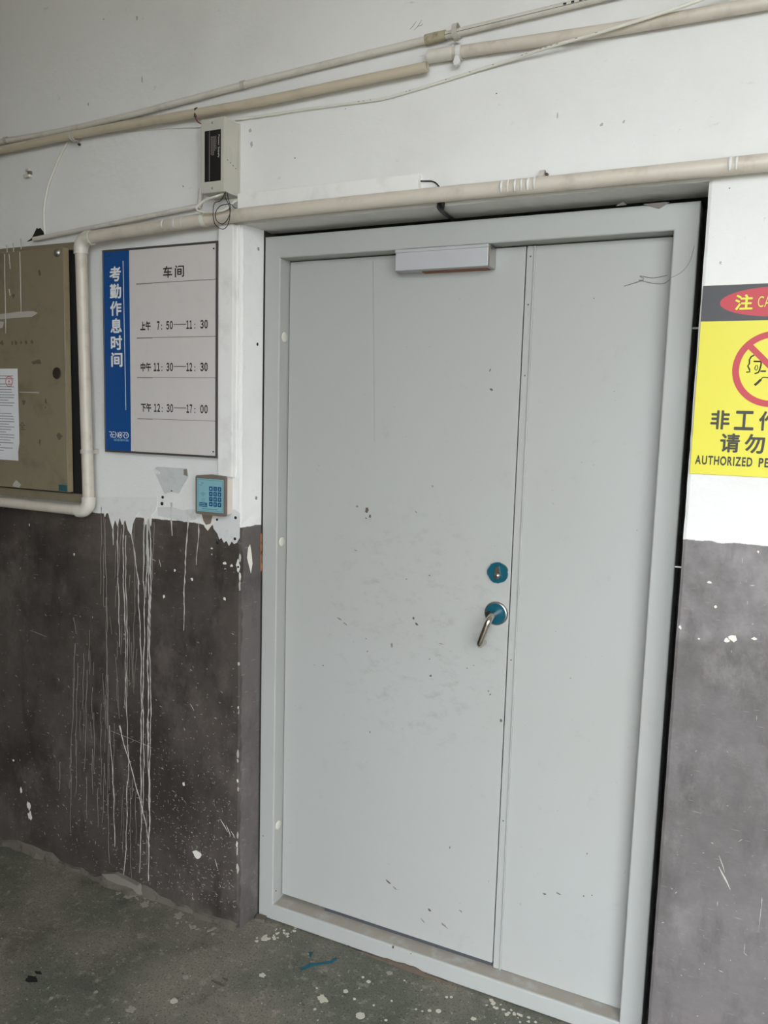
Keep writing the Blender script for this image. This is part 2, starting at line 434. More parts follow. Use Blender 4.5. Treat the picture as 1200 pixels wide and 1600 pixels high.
# ------------------------------------------------------------------ door frame and leaves
FX0, FX1, FZ1 = -1.3565, -0.1765, 2.111         # outside of the frame
IX0, IX1, IZ0, IZ1 = -1.303, -0.232, 0.055, 2.049
LY = 0.048                                       # face of the leaves
frame = thing('trim_1', ((FX0 + FX1) / 2, 0, 0), 'pale grey folded metal frame around the double door', 'door frame', kind='structure')
def member(pts, name):
    """mitred length of frame: outline in (x, z)"""
    b = bmesh.new()
    n = len(pts)
    a = [b.verts.new((p[0], 0.0, p[1])) for p in pts]; c = [b.verts.new((p[0], 0.105, p[1])) for p in pts]
    b.faces.new(a); b.faces.new(c[::-1])
    for i in range(n): b.faces.new((a[i], c[i], c[(i + 1) % n], a[(i + 1) % n]))
    bmesh.ops.recalc_face_normals(b, faces=b.faces)
    es = [e for e in b.edges if all(abs(v.co.y) < 1e-6 for v in e.verts) and (e.verts[0].co - e.verts[1].co).length > 0.3]
    bmesh.ops.bevel(b, geom=es, offset=0.004, segments=3, affect='EDGES', profile=0.5)
    return MB().bm(b).build(name, M['door'], frame)
member([(FX0, 0.004), (FX0 + 0.02, 0.004), (IX0, IZ0), (IX0, IZ1), (FX0, FZ1)], 'jamb')
member([(FX1, 0.004), (FX1, FZ1), (IX1, IZ1), (IX1, IZ0)], 'jamb')
member([(FX0, FZ1), (IX0, IZ1), (IX1, IZ1), (FX1, FZ1)], 'head')
sill = member([(FX0 + 0.02, 0.004), (FX1, 0.004), (IX1, IZ0), (IX0, IZ0)], 'sill')
# dusty tread on top of the sill
MB().box(IX0 + 0.004, IX1 - 0.002, 0.006, 0.104, IZ0, IZ0 + 0.0006).build('sill_tread', M['sillgrime'], sill)
for (px, py) in ((441, 527), (437, 846), (432, 1288)):
    p = at(px, py, 0.026)
    MB().lathe((IX0, 0.026, p.z), (1, 0, 0), [(0.0145, 0), (0.0145, 0.0012), (0.012, 0.0026), (0.0, 0.0030)], 24).build('bolt_cap', M['cap'], frame)
for (px, py) in ((1087, 513), (1061, 886)):
    p = at(px, py, 0.01)
    MB().cyl((FX1 - 0.002, 0.008, p.z), (1, 0, 0), 0.003, 0.021, 10).build('fixing_pin', M['zinc'], frame)
# brown stops and rubbish squeezed into the joint
def sheet(name, pts, y0, y1, mat, parent): return MB().prism(pts, y0, y1).build(name, mat, parent)
for k in range(4):
    z = 1.235 - k * 0.033 + rnd.uniform(-.006, .006)
    b = MB().lathe((-1.3588, -0.004 + 0.003 * rnd.random(), z), (0, 0, 1), [(0, -.018), (.0028, -.012), (.0036 + .001 * rnd.random(), 0), (.0026, .010), (0, .017)], 8)
    b.build('foam_bead', M['orange'], frame)
q = at(400, 1436, -0.01)
MB().slab([(-1.359, -0.004), (-1.352, -0.03), (-1.318, -0.022), (-1.325, -0.001)], 0.0005, 0.012).build('mortar_crumb', M['cement'], frame)

SPLIT = -0.5905
leafA = thing('door_1', ((IX0 + SPLIT) / 2, LY, IZ0), 'wide pale grey steel door leaf with teal-filmed lock and lever', 'door', kind='structure')
panel = MB().box(IX0 + 0.003, SPLIT - 0.002, LY, LY + 0.045, 0.068, IZ1 - 0.003, 0.0016, 2).build('leaf_panel', M['door'], leafA)
MB().box(IX0 + 0.16, SPLIT - 0.004, LY + 0.004, LY + 0.04, IZ0 + 0.0012, 0.067).build('bottom_seal', M['seal'], leafA)
leafB = thing('door_2', ((IX1 + SPLIT) / 2, LY, IZ0), 'narrow plain pale grey steel door leaf without handle', 'door', kind='structure')
MB().box(SPLIT + 0.0015, IX1 - 0.002, LY + 0.001, LY + 0.045, IZ0 + 0.002, IZ1 - 0.003, 0.0016, 2).build('leaf_panel', M['door'], leafB)
b = MB().box(SPLIT + 0.0015, SPLIT + 0.0205, LY - 0.0015, LY + 0.0008, IZ0 + 0.002, IZ1 - 0.003, 0.0006, 1)
b.box(SPLIT + 0.0205, SPLIT + 0.0245, LY - 0.0060, LY + 0.0008, IZ0 + 0.002, IZ1 - 0.003, 0.0018, 2)
b.build('astragal', M['door'], leafB)
for zz in (1.72, 1.9, 2.02, 0.96, 0.5):
    MB().lathe((SPLIT + 0.011, LY - 0.0014, zz), (0, -1, 0), [(.0022, 0), (.0018, .0006), (0, .0007)], 8).build('rivet', M['scuff_dark'], leafB)

# lock
LKX, LKZ = -0.6265, 1.1955
lk = MB().lathe((LKX, LY, LKZ), (0, -1, 0), [(.0275, 0), (.0275, .004), (.0255, .0075), (.0, .0075)], 36).build('lock_rose', M['satin'], leafA)
fpts = [(LKX + math.cos(a) * r_, LKZ + math.sin(a) * r_) for a, r_ in [(2 * PI * k / 30, .0282 + rnd.uniform(-.0012, .0014)) for k in range(30)]]
MB().prism(fpts, LY - 0.0082, LY - 0.0006).build('film', M['film'], lk)
# pear-shaped cylinder
pear = []
for k in range(13): a = -PI * 0.06 + (PI * 1.12) * k / 12; pear.append((LKX + .0052 * math.cos(a), LKZ + .0125 + .0052 * math.sin(a)))
for k in range(17): a = PI * 0.86 + (PI * 1.28) * k / 16; pear.append((LKX + .0088 * math.cos(a), LKZ - .007 + .0088 * math.sin(a)))
MB().prism(pear, LY - 0.0125, LY - 0.007).build('cylinder', M['chrome'], lk)
kw = MB().lathe((LKX, LY - 0.0125, LKZ - .007), (0, -1, 0), [(.0068, 0), (.0066, .0022), (0, .0024)], 20)
kw.build('plug', M['satin'], lk)
MB().box(LKX - .0009, LKX + .0009, LY - .0157, LY - .0145, LKZ - .0115, LKZ - .0025).build('keyhole', M['black'], lk)

# lever handle
HX, HZ = -0.6265, 1.0835
hr = MB().lathe((HX, LY, HZ), (0, -1, 0), [(.0325, 0), (.0325, .005), (.0305, .0085), (0, .0085)], 40).build('handle_rose', M['satin'], leafA)
fp = []
for k in range(30):
    a = -PI * 0.62 + 2 * PI * 0.80 * k / 29
    fp.append((HX + .0285 * math.cos(a), HZ + .0285 * math.sin(a)))
fp.append((HX - .012, HZ + .006)); fp.append((HX - .006, HZ - .012))
MB().prism(fp, LY - 0.0093, LY - 0.0078).build('film', M['film'], hr)
LV = -0.014                                      # plane of the grip
g1 = at(750, 1004, LV)
nk = Vector((HX, LV, HZ)); e1 = Vector((g1.x, LV, g1.z)); dirv = (e1 - nk).normalized()
path = [Vector((HX, LY - .006, HZ))] + elbow(nk, (0, -1, 0), dirv, .020, 0, 10) + [nk + (e1 - nk) * .6] + elbow(e1 + dirv * .010, dirv, (0, 1, 0), .013, 0, 8) + [e1 + dirv * .010 + Vector((0, .040, 0))]
MB().tube(path, 0.0088, 18).build('lever', M['chrome'], hr)

# scuffs on the leaf, each a scrape through the paint
def mark(px, py, rx, rz, m_, parent, y=LY - 0.0004, n=13, j=0.4):
    p = at(px, py, y); a = rnd.uniform(-.7, .1); ca, sa = math.cos(a), math.sin(a)
    pts = [(p.x + u * ca - w * sa, p.z + u * sa + w * ca) for u, w in blob(0, 0, rx * .75, rz * .75, n, j)]
    return MB().prism(pts, y, y + 0.0003).build('scuff', m_, parent)
for (px, py, rx, rz, d_) in ((573, 797, .007, .011, 1), (578, 807, .005, .006, 1), (558, 791, .005, .005, 0), (572, 810, .003, .003, 1), (646, 966, .004, .006, 1), (651, 975, .007, .004, 1), (671, 899, .003, .002, 1),
                             (766, 578, .002, .006, 1), (768, 609, .006, .004, 1), (572, 998, .003, .003, 0), (574, 1018, .003, .003, 0), (612, 1008, .004, .010, 0), (673, 1056, .005, .004, 1), (671, 1030, .002, .004, 0),
                             (783, 1126, .004, .006, 1), (578, 1144, .002, .004, 1), (763, 1080, .003, .004, 0), (766, 1085, .002, .004, 1), (730, 1044, .002, .002, 1), (690, 1006, .008, .002, 0), (607, 1378, .012, .004, 1), (617, 1388, .010, .003, 0),
                             (671, 1422, .006, .006, 1), (694, 1446, .016, .004, 0), (720, 1424, .008, .003, 0), (703, 1324, .002, .006, 1), (660, 1438, .012, .002, 0), (530, 967, .012, .003, 0), (540, 975, .010, .003, 0), (505, 1040, .004, .003, 0),
                             (635, 905, .003, .003, 0), (676, 760, .004, .004, 0), (740, 1040, .003, .002, 0), (650, 800, .006, .002, 0), (556, 860, .008, .002, 0)):
    mark(px, py, rx, rz, M['scuff_dark'] if d_ else M['scuff'], leafA)
for (px, py, rx, rz) in ((851, 1397, .006, .003), (872, 1396, .008, .002), (912, 1400, .002, .003), (917, 1334, .002, .003), (928, 466, .002, .002), (925, 1399, .002, .002)):
    mark(px, py, rx, rz, M['scuff_dark'], leafB, LY + 0.0006)
st0 = at(583, 408, LY); st1 = at(585, 690, LY)
MB().prism([(st0.x - .0016, st0.z), (st0.x + .0016, st0.z), (st1.x + .0008, st1.z), (st1.x - .0008, st1.z)], LY - .0003, LY).build('dirt_streak', plain('faint_dirt_streak', rgb(154, 152, 145), 0.6), leafA)
# cobweb strands near the corner of the narrow leaf
for pts in (((975, 447), (1005, 437), (1000, 431), (1020, 434), (1042, 430)), ((998, 437), (1018, 442), (1036, 443), (1048, 436))):
    MB().tube(smooth_path([at(a, c_, LY - 0.002) for a, c_ in pts], 6), 0.0006, 5).build('cobweb', M['hair'], leafB)
MB().tube(smooth_path([at(a, c_, -0.0015) for a, c_ in ((1048, 434), (1065, 425), (1078, 408), (1085, 384))], 6), 0.0005, 5).build('cobweb', M['hair'], frame)
# dirt marks on the sill and jamb
for (px, py, rx, rz) in ((614, 1480, .004, .006), (497, 1462, .003, .003), (642, 1490, .003, .002), (545, 1478, .003, .003), (411, 1306, .004, .002), (431, 1392, .003, .003)):
    mark(px, py, rx, rz, M['scuff_dark'], frame, -0.0004)
# scraps of tape on top of the frame
for pts in (((962, 322), (973, 315), (980, 320)), ((1004, 319), (1030, 326), (1046, 316), (1040, 315.5))):
    w_ = [at(a, c_, -0.002) for a, c_ in pts]
    sheet('tape_scrap', [(p.x, p.z) for p in w_], -0.0022, -0.0012, M['scuff'], frame)

# ------------------------------------------------------------------ magnetic lock
ml = thing('magnetic_lock', (-0.803, 0.02, 2.0), 'silver aluminium magnetic lock bar under the frame head', 'lock')
MB().box(-0.936, -0.676, -0.004, 0.0465, 1.9935, 2.047, 0.0012, 2).build('housing', M['alu'], ml)
MB().box(-0.9362, -0.6758, -0.0062, -0.0030, 2.0395, 2.0475, 0.0008, 1).build('cover_lip', M['alu'], ml)
MB().box(-0.6765, -0.671, -0.003, 0.0455, 1.9925, 2.0465, 0.001, 1).build('end_cap', M['satin'], ml)
MB().box(-0.868, -0.685, 0.022, 0.046, 1.9912, 1.9934).build('armature_plate', M['brown'], ml)

# ------------------------------------------------------------------ pipes
PR = 0.0182
main = thing('conduit_pipe', (-0.75, -0.108, 2.148), 'cream plastic conduit over the door head bending down beside the cabinet', 'pipe')
PY = -0.1265
c1 = at(126, 373, PY); v1 = at(139, 799, PY); cl = at(0, 784, PY)
pv0 = Vector((c1.x, PY, c1.z)); pv1 = Vector((v1.x, PY, v1.z))
m_pts = [pv0 + Vector((0.03, 0, 0.001)), at(250, 354, -0.122), at(360, 338, -0.115), Vector((-0.9, -0.108, 2.150)), Vector((-0.3, -0.106, 2.149)), Vector((0.8, -0.106, 2.150)), Vector((3.9, -0.106, 2.150))]
MB().tube(smooth_path(m_pts, 6), PR, 20).build('pipe_run', M['pvc'], main)
dv = (pv1 - pv0).normalized()
MB().tube([pv0 + dv * 0.045, pv1 - dv * 0.03], PR, 20).build('pipe_run', M['pvc'], main)
MB().tube([pv1 + Vector((-0.03, 0, 0)), Vector((cl.x, PY, cl.z)), Vector((cl.x - 1.2, PY, cl.z))], PR * 0.94, 20).build('pipe_run', M['pvc'], main)
for (c_, d0, d1) in ((pv0, (-1, 0, 0), tuple(dv)), (pv1, tuple(dv), (-1, 0, 0))):
    e = elbow(c_, d0, d1, 0.034, 0)
    MB().tube([e[0] - Vector(d0) * 0.012] + e + [e[-1] + Vector(d1) * 0.012], PR + 0.0038, 20).build('elbow', M['pvc_white'], main)
# the coupling at the top of the drop, with a dark gap under it, and its clips
def clipring(c, axis, r, w, wall_y, name, parent, mat, tail=0.03, ang=(0, 2 * PI)):
    """saddle clip: a flat band around a pipe with a foot on the wall"""
    axis = Vector(axis).normalized(); c = Vector(c)
    u = (Vector((0, 1, 0)) - axis * axis.y).normalized(); t = axis.cross(u)
    n = 20; v = []; f = []
    for k in range(n + 1):
        a = ang[0] + (ang[1] - ang[0]) * k / n
        d = u * math.cos(a) + t * math.sin(a)
        for rr in (r, r + 0.0022):
            v += [c + d * rr - axis * w / 2, c + d * rr + axis * w / 2]
    for k in range(n):
        o = k * 4; p = o + 4
        f += [(o, o + 1, p + 1, p), (o + 2, p + 2, p + 3, o + 3), (o, p, p + 2, o + 2), (o + 1, o + 3, p + 3, p + 1)]
    b = MB().add(v, f, False)
    y0 = c.y + r * 0.7
    if y0 < wall_y - 0.003:
        b.box(c.x - 0.007, c.x + 0.007, y0, wall_y - 0.0015, c.z - 0.007, c.z + 0.007, 0.001, 1)
    return b.build(name, mat, parent)
pc = at(139, 706, PY)
clipring((pv0.x + (pv1.x - pv0.x) * 0.73, PY, pc.z), dv, PR, 0.012, WY, 'pipe_clip', main, M['clip'])
MB().box(-1.938, -1.926, -0.118, -0.106, pc.z - 0.007, pc.z + 0.007, 0.002, 1).build('clip_ear', M['clip'], main)
q = at(320, 343, -0.119)
clipring(q, (1, 0, 0.02), PR, 0.012, WY, 'pipe_clip', main, M['cable_w'])
# white splashes on the pipe
for (px, w_) in ((785, .006), (795, .004), (806, .005), (816, .004), (826, .006), (836, .004), (1138, .006), (1148, .004), (280, .004), (292, .003), (262, .005)):
    p = at(px, 295, -0.11); zc = 2.1498 if px > 500 else at(px, 354 - (px - 250) * 0.145, -0.121).z
    yc = -0.107 if px > 500 else -0.121
    pts = [Vector((p.x, yc - math.cos(a) * (PR + 0.0002), zc + math.sin(a) * (PR + 0.0002))) for a in [-0.75 + 1.9 * k / 8 for k in range(9)]]
    MB().tube(pts, [w_ * (0.3 + 0.5 * math.sin(PI * k / 8)) for k in range(9)], 6, True, 0.15).build('paint_splash', M['whitewash'], main)

# two slimmer pipes high on the wall
upA = thing('thin_conduit', at(380, 133, -0.095), 'thin white conduit, topmost on the wall, joined by a grimy taped sleeve', 'pipe')
ya = -0.0930
pa = [at(x_, y_, ya) for x_, y_ in ((0, 222), (90, 206), (190, 183), (290, 157), (380, 133), (520, 98), (672, 61))]
pa = [pa[0] + (pa[0] - pa[1]) * 3] + pa
MB().tube(smooth_path(pa, 6), 0.0088, 16).build('pipe_run', M['pvc_white'], upA)
pb0 = at(690, 57, ya); pb1 = at(900, 6, ya)
pb2 = pb1 + (pb1 - pb0) * 6
MB().tube([pb0, pb1, pb2], 0.0092, 16).build('pipe_run', M['pvc_white'], upA)
s0 = at(665, 62.5, ya); s1 = at(697, 55, ya)
MB().tube([s0, s0 + (s1 - s0) * .5, s1], [.0120, .0124, .0116], 16).build('taped_sleeve', M['tape'], upA)
ax = (pb1 - pb0).normalized()
MB().tube([pb0 + ax * 0.0 + Vector((0, -0.0093, -0.002)), pb1 + Vector((0, -0.0093, -0.002)), pb2 + Vector((0, -0.0093, -0.002))], 0.0007, 6).build('printed_stripe', M['stripe'], upA)
for (px, py) in ((10, 219.5), (380, 133)):
    clipring(at(px, py, ya), (1, 0, 0.05), 0.0090, 0.012, WY, 'pipe_clip', upA, M['clip'])
clipring(at(713, 50, -0.1035), ax, 0.0165, 0.012, WY, 'pipe_clip', upA, M['clip'], 0, (0.3, 2 * PI - 0.9))
for k in range(9):
    c = pb0 + (pb1 - pb0) * (0.93 + 0.055 * k) if k < 4 else pb1 + (pb2 - pb1) * (0.02 + 0.011 * k)
    MB().box(c.x - .004, c.x + .003, ya - .0099, ya - .0088, c.z - .0005, c.z + .0035).build('printed_mark', M['ink'], upA)

upB = thing('beige_conduit', at(400, 160, -0.096), 'beige conduit with an open cut end, slung below the thin white conduit', 'pipe')
yb = -0.1045
pb = [at(x_, y_, yb) for x_, y_ in ((0, 235), (100, 214), (200, 195), (300, 178), (400, 160), (540, 131), (668, 104))]
pb = [pb[0] + (pb[0] - pb[1]) * 3] + pb
bp = smooth_path(pb, 6)
b = MB().tube(bp, 0.0122, 18, False); b.tube(bp, 0.0104, 18, False)
e = bp[-1]; t_ = (bp[-1] - bp[-2]).normalized(); u_ = (Vector((0, 1, 0)) - t_ * t_.y).normalized(); w_ = t_.cross(u_)
rv = [e + (u_ * math.cos(2 * PI * k / 18) + w_ * math.sin(2 * PI * k / 18)) * rr for rr in (0.0122, 0.0104) for k in range(18)]
b.add(rv, [(k, (k + 1) % 18, (k + 1) % 18 + 18, k + 18) for k in range(18)])
b.build('pipe_run', M['pvc_beige'], upB)
clipring(at(115, 212, yb), (1, 0, 0.03), 0.0124, 0.011, WY, 'pipe_clip', upB, M['clip'])
hk = at(121, 217, yb - .012)
MB().tube([at(108, 208, yb - .013), at(109, 216, yb - .014), at(114, 221, yb - .012), at(122, 222, yb - .006), at(124, 223, WY)], 0.0026, 8).build('clip_hook', M['clip'], upB)
MB().cyl(at(125, 226, WY), (0, -1, 0), 0.0045, 0.006, 10).build('clip_nail', M['scuff_dark'], upB)

upC = thing('socketed_conduit', at(960, 48, -0.1), 'cream conduit starting at a wide socket and a splashed white clip', 'pipe')
yc = -0.0965
k0 = at(670, 88.5, yc); k1 = at(712, 82, yc); k2 = at(960, 46, yc); k3 = at(1200, 4, yc)
MB().tube([k0 + (k1 - k0) * .5, k1, k2, k3, k3 + (k3 - k2) * 6], 0.0138, 20).build('pipe_run', M['pvc'], upC)
MB().tube([k0, k0 + (k1 - k0) * 0.9], 0.0158, 20).build('socket', M['pvc_white'], upC)
clipring(at(718, 82, yc), k2 - k1, 0.0143, 0.012, WY, 'pipe_clip', upC, M['whitewash'])
kk = at(716, 94, yc)
MB().prism(blob(kk.x, kk.z - .004, .007, .012, 9, .3), yc - .012, yc - .004).build('paint_drip', M['whitewash'], upC)
MB().tube([at(712, 95, WY), at(712, 95, WY - 0.02)], 0.004, 8).build('clip_nail', M['zinc'], upC)

sm_ = thing('stub_conduit', at(200, 345, -0.1), 'slim white conduit slanting from the cabinet top towards the power supply', 'pipe')
t0 = at(53, 374, -0.094); t1 = at(312, 322, -0.094)
MB().tube([t0, t1], 0.0075, 14).build('pipe_run', M['pvc_white'], sm_)
tq = Vector((-1.488, -0.094, t1.z))
MB().tube([t1 - Vector((0.006, 0, 0)), t1 + Vector((0, 0, 0.004)), Vector((t1.x + 0.004, -0.094, 2.235))], 0.0072, 12).build('riser', M['pvc_white'], sm_)

# ------------------------------------------------------------------ trunking
ht = thing('cable_trunking', (-1.1, WY, 2.17), 'white plastic trunking lying above the cream conduit at the door head', 'trunking')
MB().box(-1.381, -0.834, WY - 0.004, WY, 2.168, 2.2105).build('base', M['trunk'], ht)
MB().box(-1.382, -0.834, WY - 0.020, WY - 0.0035, 2.1665, 2.2090, 0.0015, 2).build('cover', M['trunk'], ht)
vt = thing('vertical_trunking', (-1.42, WY, 1.415), 'white plastic trunking running down beside the timetable board to the keypad', 'trunking')
MB().box(-1.444, -1.388, WY - 0.005, WY, 1.414, 2.13).build('base', M['trunk'], vt)
MB().box(-1.4455, -1.394, WY - 0.022, WY - 0.0045, 1.416, 2.13, 0.002, 2).build('cover', M['trunk'], vt)

# ------------------------------------------------------------------ power supply box
ps = thing('power_supply_box', (-1.431, WY, 2.204), 'small beige steel power supply box with a black printed panel', 'box')
PX0, PX1, PZ0, PZ1, PF = -1.4705, -1.391, 2.204, 2.400, -0.1475
MB().box(PX0, PX1, PF, WY - 0.004, PZ0, PZ1, 0.002, 2).build('cover', M['steel_box'], ps)
MB().box(PX0 - 0.001, PX1 + 0.004, WY - 0.0045, WY, PZ0 - 0.002, PZ1 + 0.001).build('back_plate', M['steel_box'], ps)
pn = MB().box(PX0 + 0.013, PX1 - 0.012, PF - 0.0006, PF + 0.0004, PZ0 + 0.030, PZ1 - 0.032).build('label_panel', M['black'], ps)
MB().box(PX0 + 0.0285, PX0 + 0.0305, PF - 0.0009, PF - 0.0005, PZ0 + 0.031, PZ1 - 0.033).build('printed_stripe', M['grey_print'], pn)
text('Power Supply', 'lettering', pn, M['white'], PX0 + 0.0575, PX0 + 0.064, PZ1 - 0.106, PZ1 - 0.046, PF - 0.0009, 0.0, True)
for k, (x_, l_) in enumerate(((0.0505, .03), (0.0465, .036), (0.0425, .048), (0.0385, .05), (0.0345, .044))):
    b = MB(); z = PZ1 - 0.048
    while z > PZ1 - 0.048 - l_:
        d_ = rnd.uniform(.002, .005); b.box(PX0 + x_, PX0 + x_ + .0022, PF - 0.0009, PF - 0.0005, z - d_, z); z -= d_ + .0012
    o = b.build('small_print', M['grey_print'], pn); o['kind'] = 'stuff'
for z in (PZ0 + 0.012, PZ1 - 0.012):
    MB().lathe(((PX0 + PX1) / 2, PF, z), (0, -1, 0), [(.0035, 0), (.0032, .0014), (0, .0019)], 14).build('screw', M['zinc'], ps)
for k in range(4):
    yy = WY - 0.016 - k * 0.0125
    MB().box(PX1 - 0.0005, PX1 + 0.0012, yy - 0.002, yy + 0.002, PZ0 + 0.075 + 0.004 * k, PZ0 + 0.115 + 0.004 * k, 0.0008, 1).build('vent_louvre', M['steel_box'], ps)
    MB().box(PX1 - 0.0004, PX1 + 0.0006, yy - 0.0015, yy + 0.0015, PZ0 + 0.073 + 0.004 * k, PZ0 + 0.0755 + 0.004 * k).build('vent_slot', M['black'], ps)

# ------------------------------------------------------------------ cables
def cable(name, pts, r, mat, label, flat=None, per=8, n=8):
    sp = smooth_path(pts, per)
    o = MB().tube(sp, r, n, True, flat).build(name, mat)
    return tag(o, label, 'cable')
wc = thing('flat_cable', at(560, 161, WY - 0.004), 'long white printed cable sagging from the power supply up across the conduits', 'cable')
wp = [at(368, 187, WY - .0045), at(420, 180, WY - .0045), at(470, 172, WY - .0045), at(560, 160, WY - .0045), at(600, 154, WY - .0045), at(640, 143, WY - .0045), at(690, 128, WY - .0045), at(740, 112, WY - .006), at(800, 93, WY - .014), at(860, 73, WY - .030),
      at(940, 50, WY - .0375), at(1020, 25, WY - .040), at(1100, -2, WY - .040), at(1300, -75, WY - .040)]
wsp = smooth_path(wp, 8)
MB().tube(wsp, 0.0036, 10).build('sheath', M['cable_w'], wc)
for i in (24, 25, 27, 39, 40, 49, 55, 60, 66, 67, 70, 71, 72, 73, 76, 79):
    a, c = wsp[i], wsp[i + 1]
    d_ = (c - a) * 0.4
    MB().tube([a + Vector((0, -.0034, .0005)), a + d_ + Vector((0, -.0034, .0005))], 0.0008, 6).build('printed_mark', M['grey_print'], wc)
cable('drop_cable', [at(106, 221, WY - .006), at(95, 241, WY - .006), at(84, 266, WY - .006), at(75, 292, WY - .006), at(69, 325, WY - .006), at(69, 352, WY - .006), at(71, 368, WY - .006)], 0.0034, M['cable_w'], 'white cable curving down from the beige conduit clip to the cabinet')
cable('thin_wire', [at(118, 214, WY - .003), at(160, 210, WY - .003), at(220, 204, WY - .003), at(270, 200, WY - .003), at(314, 199, WY - .003)], 0.0014, M['cable_w'], 'thin grey-white wire stretched along the wall to the power supply')
o = thing('plug_lead', at(306, 180, -0.1), 'short red lead with a black plug above the power supply', 'cable')
MB().tube(smooth_path([at(316, 194, -.115), at(310, 191, -.115), at(306, 186, -.112), at(305, 181, -.112)], 6), 0.0016, 8).build('lead', M['red'], o)
MB().tube([at(305, 183, -.112), at(306, 170, -.112), at(308, 169, -.112)], [.0042, .0046, .003], 10).build('plug', M['cable_b'], o)
yl = -0.152
cable('white_lead', [Vector((-1.412, -.122, 2.206)), at(340, 306, yl), at(322, 312, yl), at(309, 322, yl), at(308, 328, yl), at(316, 331, yl), at(335, 330.5, yl), at(352, 327, -.142), at(365, 316, -.115), at(371, 314, -.088)], 0.0031, M['cable_w'], 'white lead looping out below the power supply into the trunking', None, 8, 10)
yk = -0.168
loop = [Vector((-1.394, -.132, 2.207)), at(357, 312, yk), at(360, 325, yk), at(357, 340, yk), at(348, 350, yk), at(338, 344, yk), at(337, 332, yk), at(344, 322, yk), at(356, 319, yk), at(362, 320, -.152), at(367, 325, -.118)]
cable('black_lead', loop + [at(372, 325, -.088)], 0.0011, M['cable_b'], 'thin black lead with a small loop ending in the trunking', None, 8, 6)
loop = [Vector((-1.399, -.132, 2.207)), at(345, 313, yk - .004), at(335, 318, yk - .004), at(333, 335, yk - .004), at(336, 350, yk - .004), at(347, 358, yk - .004), at(355, 353, yk - .004), at(359, 338, yk - .004), at(358, 322, yk - .004), at(352, 308, yk - .004), Vector((-1.393, -.138, 2.207))]
cable('black_lead', loop, 0.0011, M['cable_b'], 'thin black lead hanging in the wider loop over the cream conduit', None, 8, 6)
cable('door_wire', [at(652, 283, WY - .004), at(664, 283, WY - .004), at(676, 283.5, WY - .004), at(684, 289, WY - .004), at(688, 298, WY - .004), Vector((-.772, WY - .004, 2.14))], 0.0017, M['cable_b'], 'thin black wire curving from the trunking end behind the conduit', None, 8, 8)
o = MB()
ribp = smooth_path([Vector((-0.777, WY - 0.006, 2.15)), Vector((-0.777, WY - 0.005, 2.131)), Vector((-0.784, WY + 0.012, 2.1255)), Vector((-0.79, -0.03, 2.125)), Vector((-0.79, 0.03, 2.124))], 6)
o.tube(ribp, 0.0105, 12, True, 0.42)
tag(o.build('taped_cable', M['cable_b']), 'black taped cable passing under the conduit into the gap above the frame', 'cable')

# ------------------------------------------------------------------ timetable board
SX0, SX1, SZ0, SZ1, SY = -1.8840, -1.4465, 1.470, 2.0865, -0.100
sg = thing('timetable_board', ((SX0 + SX1) / 2, WY, SZ0), 'working hours board with blue title strip and dark frame beside the trunking', 'sign')
MB().box(SX0 + 0.004, SX1 - 0.004, SY, WY, SZ0 + 0.004, SZ1 - 0.004).build('panel', M['signface'], sg)
MB().box(SX0 + 0.004, -1.7775, SY - 0.0008, SY + 0.0002, SZ0 + 0.004, SZ1 - 0.004).build('title_strip', M['blue'], sg)
for (a, b_, c, d_) in ((SX0, SX1, SZ1 - 0.006, SZ1), (SX0, SX1, SZ0, SZ0 + 0.006), (SX0, SX0 + 0.004, SZ0 + .006, SZ1 - .006), (SX1 - 0.0075, SX1, SZ0 + .006, SZ1 - .006)):
    MB().box(a, b_, SY - 0.003, WY, c, d_, 0.0008, 1).build('frame_rail', M['sign_frame'], sg)
TY = SY - 0.0012
for k, ch in enumerate('考勤作息时间'):
    zt = 2.036 - k * 0.0516
    text(ch, 'lettering', sg, M['white'], -1.856 + k * 0.0005, -1.810 + k * 0.0005, zt - 0.0445, zt, TY, 0.028)
MB().prism([(-1.8022, 2.050), (-1.8002, 2.050), (-1.7952, 1.602), (-1.7972, 1.602)], TY, SY).build('rule', M['white'], sg)
text('车', 'lettering', sg, M['ink'], -1.6465, -1.6125, 1.9925, 2.0265, TY, 0.016)
text('间', 'lettering', sg, M['ink'], -1.602, -1.5685, 1.9925, 2.0265, TY, 0.016)
for z in (1.9805, 1.8205, 1.7025, 1.5775):
    MB().prism([(-1.750, z - .0022), (-1.690, z - .0022), (-1.690, z - .0008), (-1.4545, z - .0008), (-1.4545, z + .0010), (-1.750, z + .0010)], TY, SY).build('rule', M['grey_print'], sg)
for z, w_, hr_, (a1, a2, b1, b2) in ((1.8555, '上午', None, ('7', '50', '11', '30')), (1.7335, '中午', None, ('11', '30', '12', '30')), (1.6115, '下午', None, ('12', '30', '17', '00'))):
    z0, z1 = z - 0.0125, z + 0.0125
    text(w_, 'lettering', sg, M['ink'], -1.7355, -1.6945, z0 - .001, z1 + .001, TY, 0.030)
    text(a1, 'lettering', sg, M['ink'], -1.671 if a1 == '7' else -1.6845, -1.6605, z0, z1, TY, 0.034, False, 0.13)
    text(':', 'lettering', sg, M['ink'], -1.6545, -1.651, z0, z0 + .015, TY, 0.01)
    text(a2, 'lettering', sg, M['ink'], -1.6355, -1.6105, z0, z1, TY, 0.034, False, 0.13)
    MB().box(-1.6075, -1.5625, TY, SY, z + .0005, z + .0025).build('dash', M['ink'], sg)
    text(b1, 'lettering', sg, M['ink'], -1.5605, -1.539, z0, z1, TY, 0.034, False, 0.13)
    text(':', 'lettering', sg, M['ink'], -1.531, -1.5275, z0, z0 + .015, TY, 0.01)
    text(b2, 'lettering', sg, M['ink'], -1.5095, -1.4825, z0, z1, TY, 0.034, False, 0.13)
